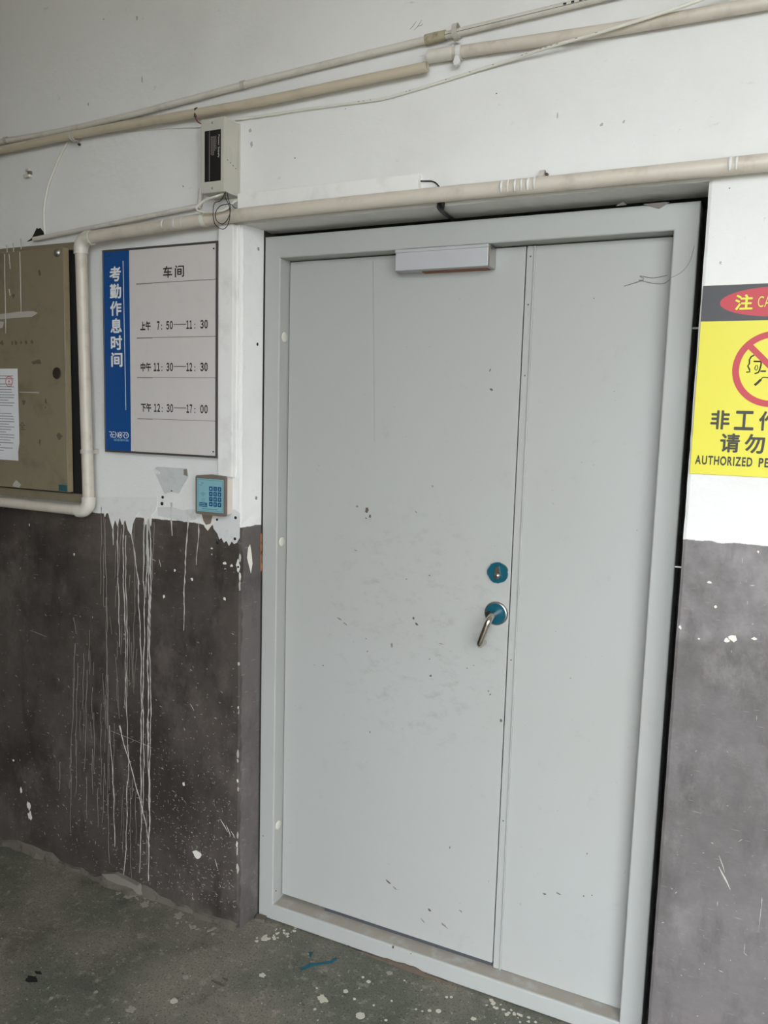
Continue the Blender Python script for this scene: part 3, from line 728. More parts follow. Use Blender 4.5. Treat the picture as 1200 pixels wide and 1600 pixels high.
# maker's mark: RENORD with open stroke letters and a small line under it
lx, lz, lw, lh = -1.8665, 1.5155, 0.0815, 0.0185
def stroke(pts, parent, mat, y, r, name='logo_stroke'):
    v, f = ribbon(pts, [r] * len(pts), y, 0.0003); return MB().add(v, f).build(name, mat, parent)
def L(u, w): return (lx + lw * u, lz + lh * w)
arc = lambda cx, cz, rx, rz, a0, a1, n=10: [L(cx + rx * math.cos(a0 + (a1 - a0) * k / n), cz + rz * math.sin(a0 + (a1 - a0) * k / n)) for k in range(n + 1)]
for pts in ([L(0.0, .95), L(.09, .95)] + arc(.09, .72, .045, .22, PI / 2, -PI / 2, 6) + [L(.05, .5), L(.12, .0)],
            [L(.17, .95), L(.30, .95)], [L(.17, .05), L(.30, .05)], [L(.165, .5), L(.27, .5)], [L(.165, .5), L(.165, .05)],
            [L(.33, 0), L(.33, .95), L(.45, .02), L(.45, .95)],
            arc(.565, .48, .085, .48, 0, 2 * PI, 16), arc(.565, .48, .02, .16, 0, 2 * PI, 8),
            [L(.68, .95), L(.76, .95)] + arc(.76, .72, .045, .22, PI / 2, -PI / 2, 6) + [L(.72, .5), L(.79, .0)],
            [L(.83, .95), L(.87, .95)] + arc(.87, .48, .10, .47, PI / 2, -PI / 2, 10) + [L(.82, .0)], [L(.885, .30), L(.885, .66)]):
    stroke(pts, sg, M['white'], TY, 0.0010)
text('瑞诺德科技', 'lettering', sg, M['key_txt'], lx + 0.019, lx + 0.081, lz - 0.0105, lz - 0.003, TY, 0.0)
for (x_, z_) in ((-1.4625, 2.066), (-1.4625, 1.488), (-1.858, 2.069)):
    MB().lathe((x_, SY - .0006, z_), (0, -1, 0), [(.0025, -.001), (.0022, .0006), (0, .0009)], 10).build('nail_head', M['ink'], sg)

# ------------------------------------------------------------------ keypad
KX0, KX1, KZ0, KZ1 = -1.5125, -1.4045, 1.3025, 1.4185
KF = -0.1195
kp = thing('access_keypad', (-1.455, WY, KZ0), 'taupe access keypad with teal face and twelve blue keys below the trunking', 'keypad')
prof = [(KX0 + .003, KZ0 + .001), (KX0, KZ0 + .005), (KX0, KZ1 - .006), (KX0 + .004, KZ1 - .001), ((KX0 + KX1) / 2, KZ1 + .004), (KX1 - .003, KZ1 + .001), (KX1, KZ1 - .004), (KX1, KZ0 + .004), (KX1 - .003, KZ0), ((KX0 + KX1) / 2, KZ0 - .001)]
MB().prism(prof, KF, KF + 0.010).build('front_shell', M['pad_body'], kp)
ins = [(KX0 + .003 + (p[0] - KX0) * 0.945, KZ0 + .003 + (p[1] - KZ0) * 0.95) for p in prof]
MB().prism(ins, KF + 0.010, WY).build('back_shell', M['pad_back'], kp)
MB().box(KX1 - 0.0075, KX1 - 0.0015, KF + .0105, KF + .022, KZ0 + .004, KZ1 - .003).build('side_lip', M['pad_back'], kp)
fx0, fx1, fz0, fz1 = KX0 + .0065, KX1 - .0065, KZ0 + .0095, KZ1 - .0095
fc = MB().box(fx0, fx1, KF - .0008, KF + .0003, fz0, fz1, .0003, 1).build('membrane', M['pad_face'], kp)
def frect(x0, x1, z0, z1, t, y, parent, mat, name):
    b = MB()
    b.box(x0, x1, y, y + .0003, z1 - t, z1).box(x0, x1, y, y + .0003, z0, z0 + t).box(x0, x0 + t, y, y + .0003, z0 + t, z1 - t).box(x1 - t, x1, y, y + .0003, z0 + t, z1 - t)
    return b.build(name, mat, parent)
frect(fx0 + .003, fx1 - .003, fz0 + .003, fz1 - .003, .0009, KF - .0010, fc, M['pad_line'], 'border_line')
for r_ in range(4):
    for c_ in range(3):
        kx = fx0 + 0.0445 + c_ * 0.0155; kz = fz1 - 0.0215 - r_ * 0.0152
        k_ = MB().box(kx, kx + .0125, KF - .0016, KF - .0006, kz - .0128, kz, .0004, 1).build('key', M['key'], kp)
        text('123456789*0#'[r_ * 3 + c_], 'digit', k_, M['key_txt'], kx + .0045, kx + .0085, kz - .0095, kz - .0032, KF - .0018, 0.02)
bx = MB().box(fx0 + .0085, fx0 + .0365, KF - .0013, KF - .0006, fz0 + .014, fz0 + .0265, .0003, 1).build('blue_badge', M['key'], kp)
for zz, l_ in ((.0222, .021), (.0172, .024)):
    MB().box(fx0 + .0105, fx0 + .0105 + l_, KF - .0016, KF - .0011, fz0 + zz - .001, fz0 + zz + .0012).build('badge_print', M['pad_face'], bx)
for k, r_ in enumerate((.013, .0095, .006, .0025)):
    cx_, cz_ = fx0 + .0225, fz0 + .040
    pts = [(cx_ + math.sin(a) * r_, cz_ + .003 + math.cos(a) * r_ * .9 + .001) for a in [-.85 + 1.7 * i / 8 for i in range(9)]]
    stroke(pts, fc, M['pad_line'], KF - .0010, .0008, 'wave_mark')
frect(fx0 + .018, fx0 + .027, fz0 + .0295, fz0 + .0375, .001, KF - .0010, fc, M['pad_line'], 'card_mark')
MB().lathe((fx0 + .0085, KF - .0006, fz1 - .013), (0, -1, 0), [(.002, 0), (.0016, .0008), (0, .001)], 10).build('indicator', plain('pale_pink_lens', rgb(196, 164, 176), 0.3), fc)
MB().box(fx0 + .0135, fx0 + .024, KF - .0010, KF - .0006, fz1 - .014, fz1 - .0122).build('small_print', M['pad_line'], fc)
MB().box(fx0 + .0075, fx0 + .019, KF - .0010, KF - .0006, fz1 - .020, fz1 - .0185).build('small_print', M['pad_line'], fc)
MB().box(fx0 + .018, fx0 + .074, KF - .0010, KF - .0006, fz0 + .0075, fz0 + .0095).build('small_print', M['pad_line'], fc)

# ------------------------------------------------------------------ cabinet and the notice on it
cb = thing('electrical_cabinet', (-2.3, WY, 1.298), 'olive-brown steel electrical cabinet with a grimy paint-splashed door', 'cabinet')
CX1, CZ0, CZ1, CX0 = -1.966, 1.299, 2.118, -2.78
b = MB()
b.box(CX0, CX1, WY - .024, WY - .0005, CZ0, CZ0 + .028).box(CX0, CX1, WY - .024, WY - .0005, CZ1 - .022, CZ1)
b.box(CX1 - .016, CX1, WY - .024, WY - .0005, CZ0 + .028, CZ1 - .022).box(CX0, CX0 + .02, WY - .024, WY - .0005, CZ0 + .028, CZ1 - .022)
b.build('body', M['cabinet'], cb)
MB().box(CX0 + .02, CX1 - .016, WY - .006, WY - .001, CZ0 + .028, CZ1 - .022).build('interior', M['cabinet_in'], cb)
DY = -0.131; DX1 = -2.016
dr = MB().box(CX0 + .01, DX1, DY, DY + .003, 1.334, 2.0985, .001, 1).build('cabinet_door', M['cabinet'], cb)
MB().box(DX1 - .003, DX1, DY + .003, DY + .022, 1.334, 2.0985).build('door_fold', M['cabinet_edge'], dr)
MB().box(CX0 + .01, DX1 - .003, DY + .003, DY + .02, 1.334, 1.337).build('door_fold', M['cabinet'], dr)
def on_door(px, py): return at(px, py, DY)
p = on_door(90, 395)
MB().lathe((p.x, DY, p.z), (0, -1, 0), [(.0125, 0), (.0125, .003), (.008, .005), (.0075, .0065), (0, .007)], 20).build('cam_lock', M['zinc'], dr)
p = on_door(89, 583)
MB().lathe((p.x, DY, p.z), (0, -1, 0), [(.0185, -.001), (.0185, .0008), (.012, .0012), (.010, .0006), (0, .0005)], 22).build('lock_hole', plain('dark_worn_lock', rgb(62, 56, 48), 0.5, 0.4), dr)
for (px, py, rx, rz) in ((93, 681, .016, .013), (62, 690, .005, .014), (72, 627, .005, .010), (71, 637, .004, .004), (58, 566, .022, .010), (37, 628, .010, .010), (62, 427, .007, .010), (21, 462, .009, .009)):
    p = on_door(px, py); MB().prism(blob(p.x, p.z, rx * .8, rz * .8, 10, .5), DY - .0003, DY).build('grime_spot', plain('cabinet_grime', rgb(96, 86, 70), 0.7) if 'cabinet_grime' not in bpy.data.materials else bpy.data.materials['cabinet_grime'], dr)
for (px, y0, y1) in ((7, 397, 521), (14, 397, 420), (31, 394, 487), (14, 452, 462)):
    a, c = on_door(px, y0), on_door(px + 2, y1)
    n = 8; pts = [(a.x + (c.x - a.x) * k / n + rnd.uniform(-.0006, .0006), a.z + (c.z - a.z) * k / n) for k in range(n + 1)]
    v, f = ribbon(pts, [.0024 + rnd.uniform(-.0006, .0006) for _ in pts[:-1]] + [.0014], DY); MB().add(v, f).build('paint_run', M['drip'], dr)
for pts in (((0, 491), (30, 487), (52, 486), (59, 489), (50, 495), (20, 497), (0, 499)), ((0, 502), (6, 503), (4, 512), (0, 513))):
    w_ = [on_door(*q) for q in pts]; MB().prism([(p.x, p.z) for p in w_], DY - .0006, DY).build('paper_remnant', M['tape'] if len(pts) > 9 else M['drip'], dr)
a, c = on_door(31, 612), on_door(61, 613)
MB().prism([(a.x, a.z), (c.x, c.z + .001), (c.x, c.z - .003), (a.x, a.z - .003)], DY - .0006, DY).build('paper_remnant', M['drip'], dr)
w_ = [on_door(*q) for q in ((20, 757), (25, 750), (33, 757), (30, 762), (21, 760))]
MB().prism([(p.x, p.z) for p in w_], DY - .0006, DY).build('paper_remnant', M['drip'], dr)
a, c = on_door(92, 757), on_door(105, 768)
MB().prism([(a.x, a.z), (c.x, a.z), (c.x, c.z), (a.x, c.z)], DY - .0008, DY).build('teal_sticker', plain('dark_teal_tape', rgb(40, 84, 90), 0.5), dr)
a, c = on_door(30, 659), on_door(40, 672)
text('全', 'lettering', dr, M['scuff_dark'], a.x, c.x, c.z, a.z, DY - .0004, 0.0)
for px, w_ in ((3, 5), (19, 3), (25, 4), (33, 3), (41, 5), (50, 4)):
    p = on_door(px, 536 - px * .03); MB().prism(blob(p.x, p.z, .0014 * w_, .007, 8, .45), DY - .0003, DY).build('worn_print', bpy.data.materials['cabinet_grime'], dr)
nt = thing('paper_notice', at(10, 648, DY - .001), 'white printed paper notice with a red stamp on the cabinet door', 'paper')
n0, n1 = on_door(27, 576), on_door(32, 720)
NX1 = (n0.x + n1.x) / 2; NX0 = NX1 - 0.21; NZ0, NZ1 = n1.z, n0.z
v = []; f = []
nn = 10
for i in range(nn + 1):
    for k in range(nn + 1):
        x = NX0 + (NX1 - NX0) * i / nn; z = NZ0 + (NZ1 - NZ0) * k / nn
        lift = .0008 + (.006 * ((i / nn - .8) / .2) if i / nn > .8 and k < 2 else 0)
        v.append((x, DY - lift, z))
f = [(i * (nn + 1) + k, (i + 1) * (nn + 1) + k, (i + 1) * (nn + 1) + k + 1, i * (nn + 1) + k + 1) for i in range(nn) for k in range(nn)]
b = MB().add(v, f); b.add([(p[0], p[1] + .0003, p[2]) for p in v], f); b.build('sheet', M['paper'], nt)
b = MB(); z = NZ1 - .024
while z > NZ0 + .03:
    x = NX0 + .02
    xe = NX1 - .018 - (rnd.random() ** 3) * .09
    while x < xe:
        w_ = rnd.uniform(.003, .012); b.box(x, min(x + w_, xe), DY - .0011, DY - .0007, z - .0016, z + .0016); x += w_ + .0012
    z -= .0088
o = b.build('printed_lines', M['paper_ink'], nt); o['kind'] = 'stuff'
p = on_door(14.5, 596)
ring = [(p.x + .0165 * math.cos(2 * PI * k / 24), p.z + .0165 * math.sin(2 * PI * k / 24)) for k in range(25)]
st = stroke(ring, nt, M['stamp'], DY - .0013, .0014, 'stamp_ring')
star = [(p.x + (.0055 if k % 2 == 0 else .0022) * math.sin(PI * k / 5), p.z + (.0055 if k % 2 == 0 else .0022) * math.cos(PI * k / 5)) for k in range(10)]
MB().prism(star, DY - .0014, DY - .0010).build('stamp_star', M['stamp'], nt)
for k in range(9):
    a = PI * 0.85 - k * PI * 0.85 * 2 / 8 * 0.85
    MB().box(p.x + .0115 * math.cos(a + .35) - .0012, p.x + .0115 * math.cos(a + .35) + .0012, DY - .0014, DY - .0010, p.z + .0115 * math.sin(a + .35) - .0014, p.z + .0115 * math.sin(a + .35) + .0014).build('stamp_mark', M['stamp'], nt)

# ------------------------------------------------------------------ caution sign
YX0, YX1, YZ0, YZ1, YY = -0.1520, 0.1515, 1.4965, 1.9080, -0.0838
ys = thing('caution_sign', (0, WY, YZ0), 'yellow caution sign with black head band and red prohibition ring', 'sign')
MB().box(YX0, YX1, YY, WY, YZ0, YZ1, 0.0006, 1).build('board', M['yellow'], ys)
bt = YZ1 - 0.0765
bd = MB().box(YX0, YX1, YY - .0004, YY + .0002, bt, YZ1).build('black_band', M['sign_black'], ys)
zc = (bt + YZ1) / 2 + .0005
el = [(0.1155 * math.cos(2 * PI * k / 48), zc + .0315 * math.sin(2 * PI * k / 48)) for k in range(48)]
eo = MB().prism(el, YY - .0007, YY - .0002).build('red_oval', M['sign_red'], ys)
def two_tone(s, x0, x1, z0, z1, bold, parent, fill, rim, gap=None):
    text(s, 'letter_rim', parent, rim, x0 - .0008, x1 + .0008, z0 - .0008, z1 + .0008, YY - .0009, bold + .02, False, gap)
    text(s, 'lettering', parent, fill, x0, x1, z0, z1, YY - .0012, bold, False, gap)
rim = plain('dark_red_rim', rgb(120, 40, 34), 0.5)
two_tone('注', -0.0855, -0.0500, zc - .0165, zc + .0165, .03, eo, M['yellow'], rim)
two_tone('意', 0.0500, 0.0855, zc - .0165, zc + .0165, .03, eo, M['yellow'], rim)
two_tone('CAUTION', -0.0405, 0.0405, zc - .0115, zc + .0115, 0.0, eo, M['yellow'], rim, .1)
RC, RR = 1.7285, 0.0805
ring = []
nseg = 56
v = []; f = []
for k in range(nseg):
    a = 2 * PI * k / nseg
    for rr in (RR, RR - .0135):
        for y in (YY - .0007, YY):
            v.append((rr * math.cos(a), y, RC + rr * math.sin(a)))
for k in range(nseg):
    o = k * 4; p = ((k + 1) % nseg) * 4
    f += [(o, p, p + 2, o + 2), (o, o + 1, p + 1, p), (o + 2, p + 2, p + 3, o + 3)]
pr = MB().add(v, f).build('prohibition_ring', M['sign_red'], ys)
s2 = math.sqrt(.5); hw = .0062; rl = RR - .008
MB().prism([(-s2 * rl - s2 * hw, RC + s2 * rl - s2 * hw), (-s2 * rl + s2 * hw, RC + s2 * rl + s2 * hw), (s2 * rl + s2 * hw, RC - s2 * rl + s2 * hw), (s2 * rl - s2 * hw, RC - s2 * rl - s2 * hw)], YY - .0011, YY - .0001).build('prohibition_bar', M['sign_red'], ys)
def pic(pts, r=.0018):
    w_ = [at(a, c, YY) for a, c in pts]
    return stroke([(p.x, p.z) for p in w_], ys, M['sign_ink'], YY - .0003, r, 'pictogram_line')
pic([(1178.5, 555), (1174, 557), (1171, 562), (1171, 568), (1168.5, 572), (1171, 577), (1171.5, 581), (1166, 581.5)])
pic([(1177.5, 564.5), (1189.5, 565)]); pic([(1189.5, 565), (1189, 571), (1187, 578), (1185, 582), (1179, 584)])
pic([(1179.5, 575), (1181, 571), (1183.5, 571), (1184, 575), (1182, 578.5), (1180, 578), (1179.5, 575)], .001)
pic([(1188, 580), (1197, 580)])
pic([(1179, 602), (1184, 598), (1189, 593)], .0030); pic([(1189, 593), (1192, 589.5), (1206, 590)], .0014)
def cw(s, x0, x1, py0, py1, pxr, bold=.026, gap=None):
    z1 = at(pxr, py0, YY).z; z0 = at(pxr, py1, YY).z
    text(s, 'lettering', ys, M['sign_ink'], x0, x1, z0, z1, YY - .0006, bold, False, gap)
for k, ch in enumerate('非工作人员'):
    cw(ch, -0.1165 + k * .0485, -0.0775 + k * .0485, 641, 671, 1123)
for k, ch in enumerate('请勿入内'):
    cw(ch, -0.0935 + k * .0495, -0.0535 + k * .0495, 677, 707, 1140)
cw('AUTHORIZED', -0.1420, -0.0255, 711.5, 726, 1100, .032, .12)
cw('PERSONS ONLY', -0.0130, 0.1405, 711.5, 726, 1100, .032, .12)

# ------------------------------------------------------------------ small things left on the wall
pl = thing('bracket_plate', at(268, 770, WY), 'small tapered metal plate painted over, between timetable board and keypad', 'plate')
w_ = [at(*q, WY - .003) for q in ((240, 734), (245, 729), (291, 732), (294, 744), (279, 771), (268, 769), (257, 772))]
MB().prism([(p.x, p.z) for p in w_], WY - .003, WY).build('plate', M['plate'], pl)
p = at(268, 767, WY - .0035); MB().lathe((p.x, WY - .003, p.z), (0, -1, 0), [(.0028, 0), (.002, .0004), (0, .0005)], 8).build('screw_hole', M['hole'], pl)
w_ = [at(*q, WY - .004) for q in ((287, 733), (292, 733), (293, 744), (287, 742))]
MB().prism([(p.x, p.z) for p in w_], WY - .0042, WY - .003).build('folded_ear', M['scuff'], pl)
w_ = [at(*q, WY - .004) for q in ((241, 733), (250, 738), (249, 741), (241, 740))]
MB().prism([(p.x, p.z) for p in w_], WY - .0042, WY - .003).build('folded_ear', M['whitewash'], pl)

cp = thing('spare_clip', at(848, 270, WY), 'empty plastic pipe clip poking up behind the conduit', 'clip')
p = at(848, 272, WY - .012)
clipring((p.x, WY - .013, p.z - .004), (1, 0, .0), .010, .012, WY, 'clip_band', cp, M['clip'], 0, (.2, 4.6))
MB().lathe((p.x + .008, WY - .002, p.z), (0, -1, 0), [(.004, 0), (.0035, .006), (0, .007)], 10).build('nail', M['scuff_dark'], cp)
cp = thing('broken_clip', at(43, 272, WY), 'broken white pipe clip left on the wall over the cabinet', 'clip')
p = at(43, 272, WY - .008)
MB().box(p.x - .016, p.x + .014, WY - .014, WY, p.z - .012, p.z - .002, .002, 1).build('clip_foot', M['pvc_white'], cp)
MB().box(p.x - .010, p.x + .010, WY - .010, WY, p.z + .009, p.z + .017, .002, 1).build('clip_jaw', M['pvc_white'], cp)
MB().box(p.x - .002, p.x + .013, WY - .006, WY, p.z - .002, p.z + .009).build('clip_web', M['scuff'], cp)

# ------------------------------------------------------------------ paint runs, patches and holes of the wall (parts of it)
def poly(name, pts, mat, h=.0010, y=WY):
    w_ = [at(a, c, y) for a, c in pts]
    return MB().prism([(p.x, p.z) for p in w_], y - h, y + .0006).build(name, mat, wall)
# overpainted lower edge
poly('overpaint_patch', [(152, 776), (154, 786), (160, 794), (164, 808), (168, 797), (172, 812), (176, 826), (180, 812), (184, 822), (187, 808), (191, 820), (196, 812), (200, 828), (205, 836), (208, 818), (213, 806), (218, 800), (224, 806), (228, 820), (232, 808), (236, 822), (238, 804), (244, 798), (246, 788), (246, 776)], M['whitewash'], .0012)
poly('overpaint_patch', [(246, 792), (247, 806), (253, 807), (258, 809), (265, 809), (272, 812), (282, 813), (292, 815), (300, 813), (306, 812), (314, 806), (312, 797), (300, 795), (288, 797), (270, 792)], M['bluewash'], .0008)
poly('overpaint_patch', [(334, 800), (331, 812), (334, 826), (340, 834), (343, 843), (346, 840), (350, 848), (354, 845), (358, 853), (362, 846), (366, 850), (370, 848), (374.5, 840), (375, 802), (368, 796), (352, 797)], M['bluewash'], .0008)
poly('bare_patch', [(313, 804), (317, 816), (321, 824), (325, 829), (330, 822), (337, 814), (340, 806), (330, 800)], M['chip'], .0022)
poly('bare_patch', [(316, 803), (319, 814), (323, 820), (330, 818), (333, 805)], plain('brown_undercoat', rgb(118, 106, 94), 0.9), .0032)
# runs: picture x at the top, y from, y to, x at the bottom, half width (m), faint or not
C7 = 1 / 1.951
runs = [(307, 20, 290, 309, .0016, 1), (315, 30, 330, 318, .0012, 1), (322, 60, 960, 330, .0016, 1), (345, 50, 140, 347, .0030, 0), (360, 80, 450, 362, .0016, 0), (375, 60, 640, 384, .0020, 0), (368, 90, 330, 352, .0015, 1),
        (335, 690, 1060, 352, .0017, 0), (384, 110, 860, 390, .0018, 0), (390, 860, 1165, 378, .0018, 0), (410, 60, 560, 408, .0014, 1), (400, 90, 260, 425, .0024, 0), (422, 230, 640, 432, .0022, 0), (432, 640, 1140, 428, .0020, 0),
        (440, 60, 960, 436, .0024, 0), (447, 40, 300, 446, .0040, 0), (452, 60, 640, 452, .0030, 0), (452, 640, 1165, 455, .0028, 0), (458, 60, 940, 458, .0022, 0), (468, 70, 250, 466, .0014, 1), (523, 10, 112, 526, .0034, 0),
        (572, 40, 400, 559, .0022, 0), (605, 50, 200, 600, .0019, 0), (230, 440, 820, 214, .0014, 1), (255, 470, 640, 250, .0014, 1), (268, 520, 830, 256, .0014, 1), (240, 500, 780, 228, .0010, 1), (365, 690, 960, 436, .0026, 0), (436, 960, 1060, 458, .0026, 0),
        (310, 700, 900, 306, .0012, 1), (395, 880, 1160, 402, .0014, 1), (330, 900, 1110, 334, .0012, 1), (280, 760, 900, 284, .0020, 1), (325, 300, 700, 327, .0012, 1), (300, 880, 1000, 298, .0012, 1), (225, 360, 410, 234, .0016, 1), (182, 800, 890, 180, .0012, 1)]
for _ in range(46):
    x_ = rnd.choice((rnd.uniform(310, 460), rnd.uniform(310, 460), rnd.uniform(200, 320))); y_ = rnd.uniform(60, 950) if x_ > 320 else rnd.uniform(380, 900)
    runs.append((x_, y_, y_ + rnd.uniform(30, 190), x_ + rnd.uniform(-5, 6), rnd.uniform(.0006, .0013), 1))
for (x0, y0, y1, x1, w_, fa) in runs:
    a = at(x0 * C7, 780 + y0 * C7, WY); c = at(x1 * C7, 780 + y1 * C7, WY)
    n = max(6, int((a.z - c.z) / .014)); ph = rnd.random() * 6
    pts = []; ws = []
    for k in range(n + 1):
        t = k / n
        pts.append((a.x + (c.x - a.x) * t + .0026 * math.sin(ph + t * (a.z - c.z) * 14) + .0013 * math.sin(ph * 3 + t * (a.z - c.z) * 47) + rnd.uniform(-.0009, .0009), a.z + (c.z - a.z) * t))
        ws.append(w_ * rnd.choice((.45, .7, .9, 1.0, 1.3, 1.6)) * (1.3 - .5 * t))
    ws[-1] = w_ * .35
    v, f = ribbon(pts, ws, WY); MB().add(v, f).build('paint_run', M['drip_faint'] if fa else M['drip'], wall)
# chips
for (px, py, rx, rz) in ((372, 884, .006, .016), (351, 880, .006, .004), (362, 884, .004, .004), (331, 857, .004, .003), (331, 866, .002, .002), (352, 890, .004, .005), (308, 1335, .016, .014), (287, 1225, .005, .006), (273, 891, .003, .004), (45, 1258, .008, .016), (47, 1275, .010, .018), (33, 1235, .004, .010),
                         (1146, 996, .009, .008), (1135, 1000, .006, .004), (1178, 998, .005, .003), (1109, 910, .005, .003), (1118, 948, .003, .003), (1092, 998, .003, .002), (1063, 980, .003, .004), (116, 866, .003, .004), (46, 820, .002, .004), (351, 936, .004, .005), (21, 1188, .004, .004), (256, 932, .004, .006), (300, 905, .004, .006),
                         (1185, 862, .002, .003)):
    p = at(px, py, WY); MB().prism(blob(p.x, p.z, rx, rz, 10, .4), WY - .0007, WY + .0004).build('paint_chip', M['chip'], wall)
poly('paint_chip', [(386, 846), (390, 850), (392, 868), (391, 884), (387, 876), (385, 862)], M['chip'], .001, WY + .028) if False else None
for (px, py, ang, l_, w_) in ((350, 1290, .9, .022, .0030), (357, 1298, 1.1, .018, .0022), (364, 1304, .9, .012, .002), (338, 1350, 1.25, .016, .0016), (1132, 1372, 1.05, .028, .0032), (1128, 1350, 1.2, .020, .0016), (1160, 876, 1.55, .006, .0010), (1166, 908, 1.55, .004, .0009), (1168, 942, 1.55, .005, .0009), (1182, 1122, 1.55, .006, .0010),
                              (1188, 1430, 1.6, .040, .0012), (1190, 1410, 1.55, .012, .0014), (1163, 1482, 1.55, .012, .0012), (1121, 1412, 1.55, .006, .0010), (1143, 1018, 1.55, .004, .0009), (60, 990, .15, .04, .0006), (205, 1155, .12, .09, .0006), (300, 1105, .9, .012, .0012), (240, 875, .3, .010, .0012), (250, 880, 1.3, .012, .0014)):
    p = at(px, py, WY); dx, dz = math.cos(ang) * l_, -math.sin(ang) * l_
    v, f = ribbon([(p.x - dx, p.z - dz), (p.x, p.z + .0008), (p.x + dx, p.z + dz)], [w_ * .4, w_, w_ * .3], WY, .0008); MB().add(v, f).build('scrape', M['drip'], wall)
# fine flecks knocked out of the dado: far too many to count
b = MB()
def fleck(x, z):
    l_ = rnd.choice((.0012, .0016, .002, .003, .005)) * rnd.uniform(.7, 1.3); a = rnd.uniform(-.5, PI + .5); w = rnd.uniform(.0004, .0010)
    dx, dz = math.cos(a) * l_, math.sin(a) * l_; nx, nz = -math.sin(a) * w, math.cos(a) * w
    pts = [(x - dx, z - dz), (x + nx, z + nz), (x + dx, z + dz), (x - nx * rnd.random(), z - nz)]
    v = [(p[0], WY - .0004, p[1]) for p in pts] + [(p[0], WY + .0003, p[1]) for p in pts]
    b.add(v, [(0, 1, 2, 3), (0, 4, 5, 1), (1, 5, 6, 2), (2, 6, 7, 3), (3, 7, 4, 0)])
for _ in range(950):
    x = OX0 - .01 - abs(rnd.gauss(0, .42)); z = .04 + abs(rnd.gauss(.18, .30))
    if x > -3 and z < 1.2: fleck(x, z)
for _ in range(170):
    x = rnd.uniform(-2.5, OX0 - .01); z = rnd.uniform(.05, 1.22); fleck(x, z)
for _ in range(330):
    x = OX1 + .01 + rnd.random() * .9; z = rnd.uniform(.04, 1.3)
    if rnd.random() < .25 + .75 * (1 - z / 1.3) ** 2: fleck(x, z)
o = b.build('paint_flecks', M['drip'], wall); o['kind'] = 'stuff'
for _ in range(16):
    z = rnd.uniform(.08, 1.2); h_ = rnd.uniform(.004, .014)
    MB().prism(blob(OX0 - .004 + rnd.uniform(-.004, .002), z, .0028, h_, 9, .4), WY - .0007, WY + .002).build('paint_chip', M['chip'] if rnd.random() < .5 else M['drip'], wall)
# drilled holes
for (px, py, r_) in ((254, 777, .0045), (253, 787, .0055), (368, 809, .0045), (367, 842, .0045), (340, 848, .0045), (352, 891, .0035), (339, 812, .0038), (372, 886, .0035), (162, 165, 0)):
    if r_:
        p = at(px, py, WY - .0012); MB().lathe((p.x, WY - .0014, p.z), (0, -1, 0), [(r_, -.002), (r_, .0003), (r_ * .6, .0004), (0, .0004)], 12).build('drilled_hole', M['hole'], wall)
# screws and plugs in the reveal beside the frame
for (px, py, m_) in ((404, 389, 'zinc'), (398, 538, 'hole'), (398, 778, 'zinc')):
    p = at(px, py, -0.02); xr = -1.3605 - 0.02 * 0.2
    MB().lathe((xr - .0015, -0.02, p.z), (1, 0, 0), [(.0055, -.001), (.005, .0016), (.0, .0022)], 12).build('wall_plug', M[m_], wall)
v = []
p0 = at(388, 850, -.045)
for (dy, z) in ((-.052, 1.205), (-.044, 1.215), (-.038, 1.185), (-.034, 1.155), (-.040, 1.125), (-.048, 1.15), (-.056, 1.175)):
    v.append((dy, z))
xr = lambda y: -1.3605 + (y / WY) * (-0.0175) + .0010
MB().add([(xr(a), a, z) for a, z in v], [tuple(range(len(v)))]).build('paint_chip', M['chip'], wall)
# broken plaster above the cabinet, where the cable goes in
poly('plaster_break', [(42, 378), (50, 372), (58, 356), (60, 358), (63, 356), (68, 362), (70, 368), (66, 374), (50, 376)], M['hole'], .0012)
for (px, py) in ((20, 393), (30, 390), (42, 383)):
    a = at(px, py - 8, WY); v, f = ribbon([(a.x, a.z), (a.x + .002, a.z - .018), (a.x + .001, a.z - .034)], [.003, .0026, .0016], WY - .0246); MB().add(v, f).build('paint_run', M['drip'], wall)
# pencil strokes and small dark dabs on the white wall
for pts in (((640, 46), (645, 41), (651, 33)), ((647, 47), (653, 41), (659, 31)), ((652, 41), (658, 40), (661, 37))):
    w_ = [at(a, c, WY) for a, c in pts]; v, f = ribbon([(p.x, p.z) for p in w_], [.0005, .0012, .0006], WY, .0004); MB().add(v, f).build('pen_stroke', M['ink'], wall)
for (px, py, rx, rz, m_) in ((776, 146, .002, .002, 'ink'), (461, 247, .003, .002, 'scuff_dark'), (286, 291, .002, .004, 'scuff_dark'), (391, 204, .006, .006, 'smudge'), (393, 226, .006, .010, 'smudge'), (214, 28, .006, .010, 'smudge'), (162, 30, .004, .004, 'smudge'), (222, 125, .003, .018, 'smudge'), (138, 163, .006, .006, 'smudge'),
                           (871, 180, .002, .012, 'smudge'), (940, 195, .006, .006, 'smudge'), (975, 190, .004, .004, 'smudge'), (540, 170, .004, .002, 'smudge'), (1140, 294, .002, .002, 'scuff_dark'), (1126, 410, .004, .004, 'smudge')):
    p = at(px, py, WY); MB().prism(blob(p.x, p.z, rx * .7, rz * .7, 8, .5), WY - .0005, WY + .0004).build('scuff', M[m_], wall)

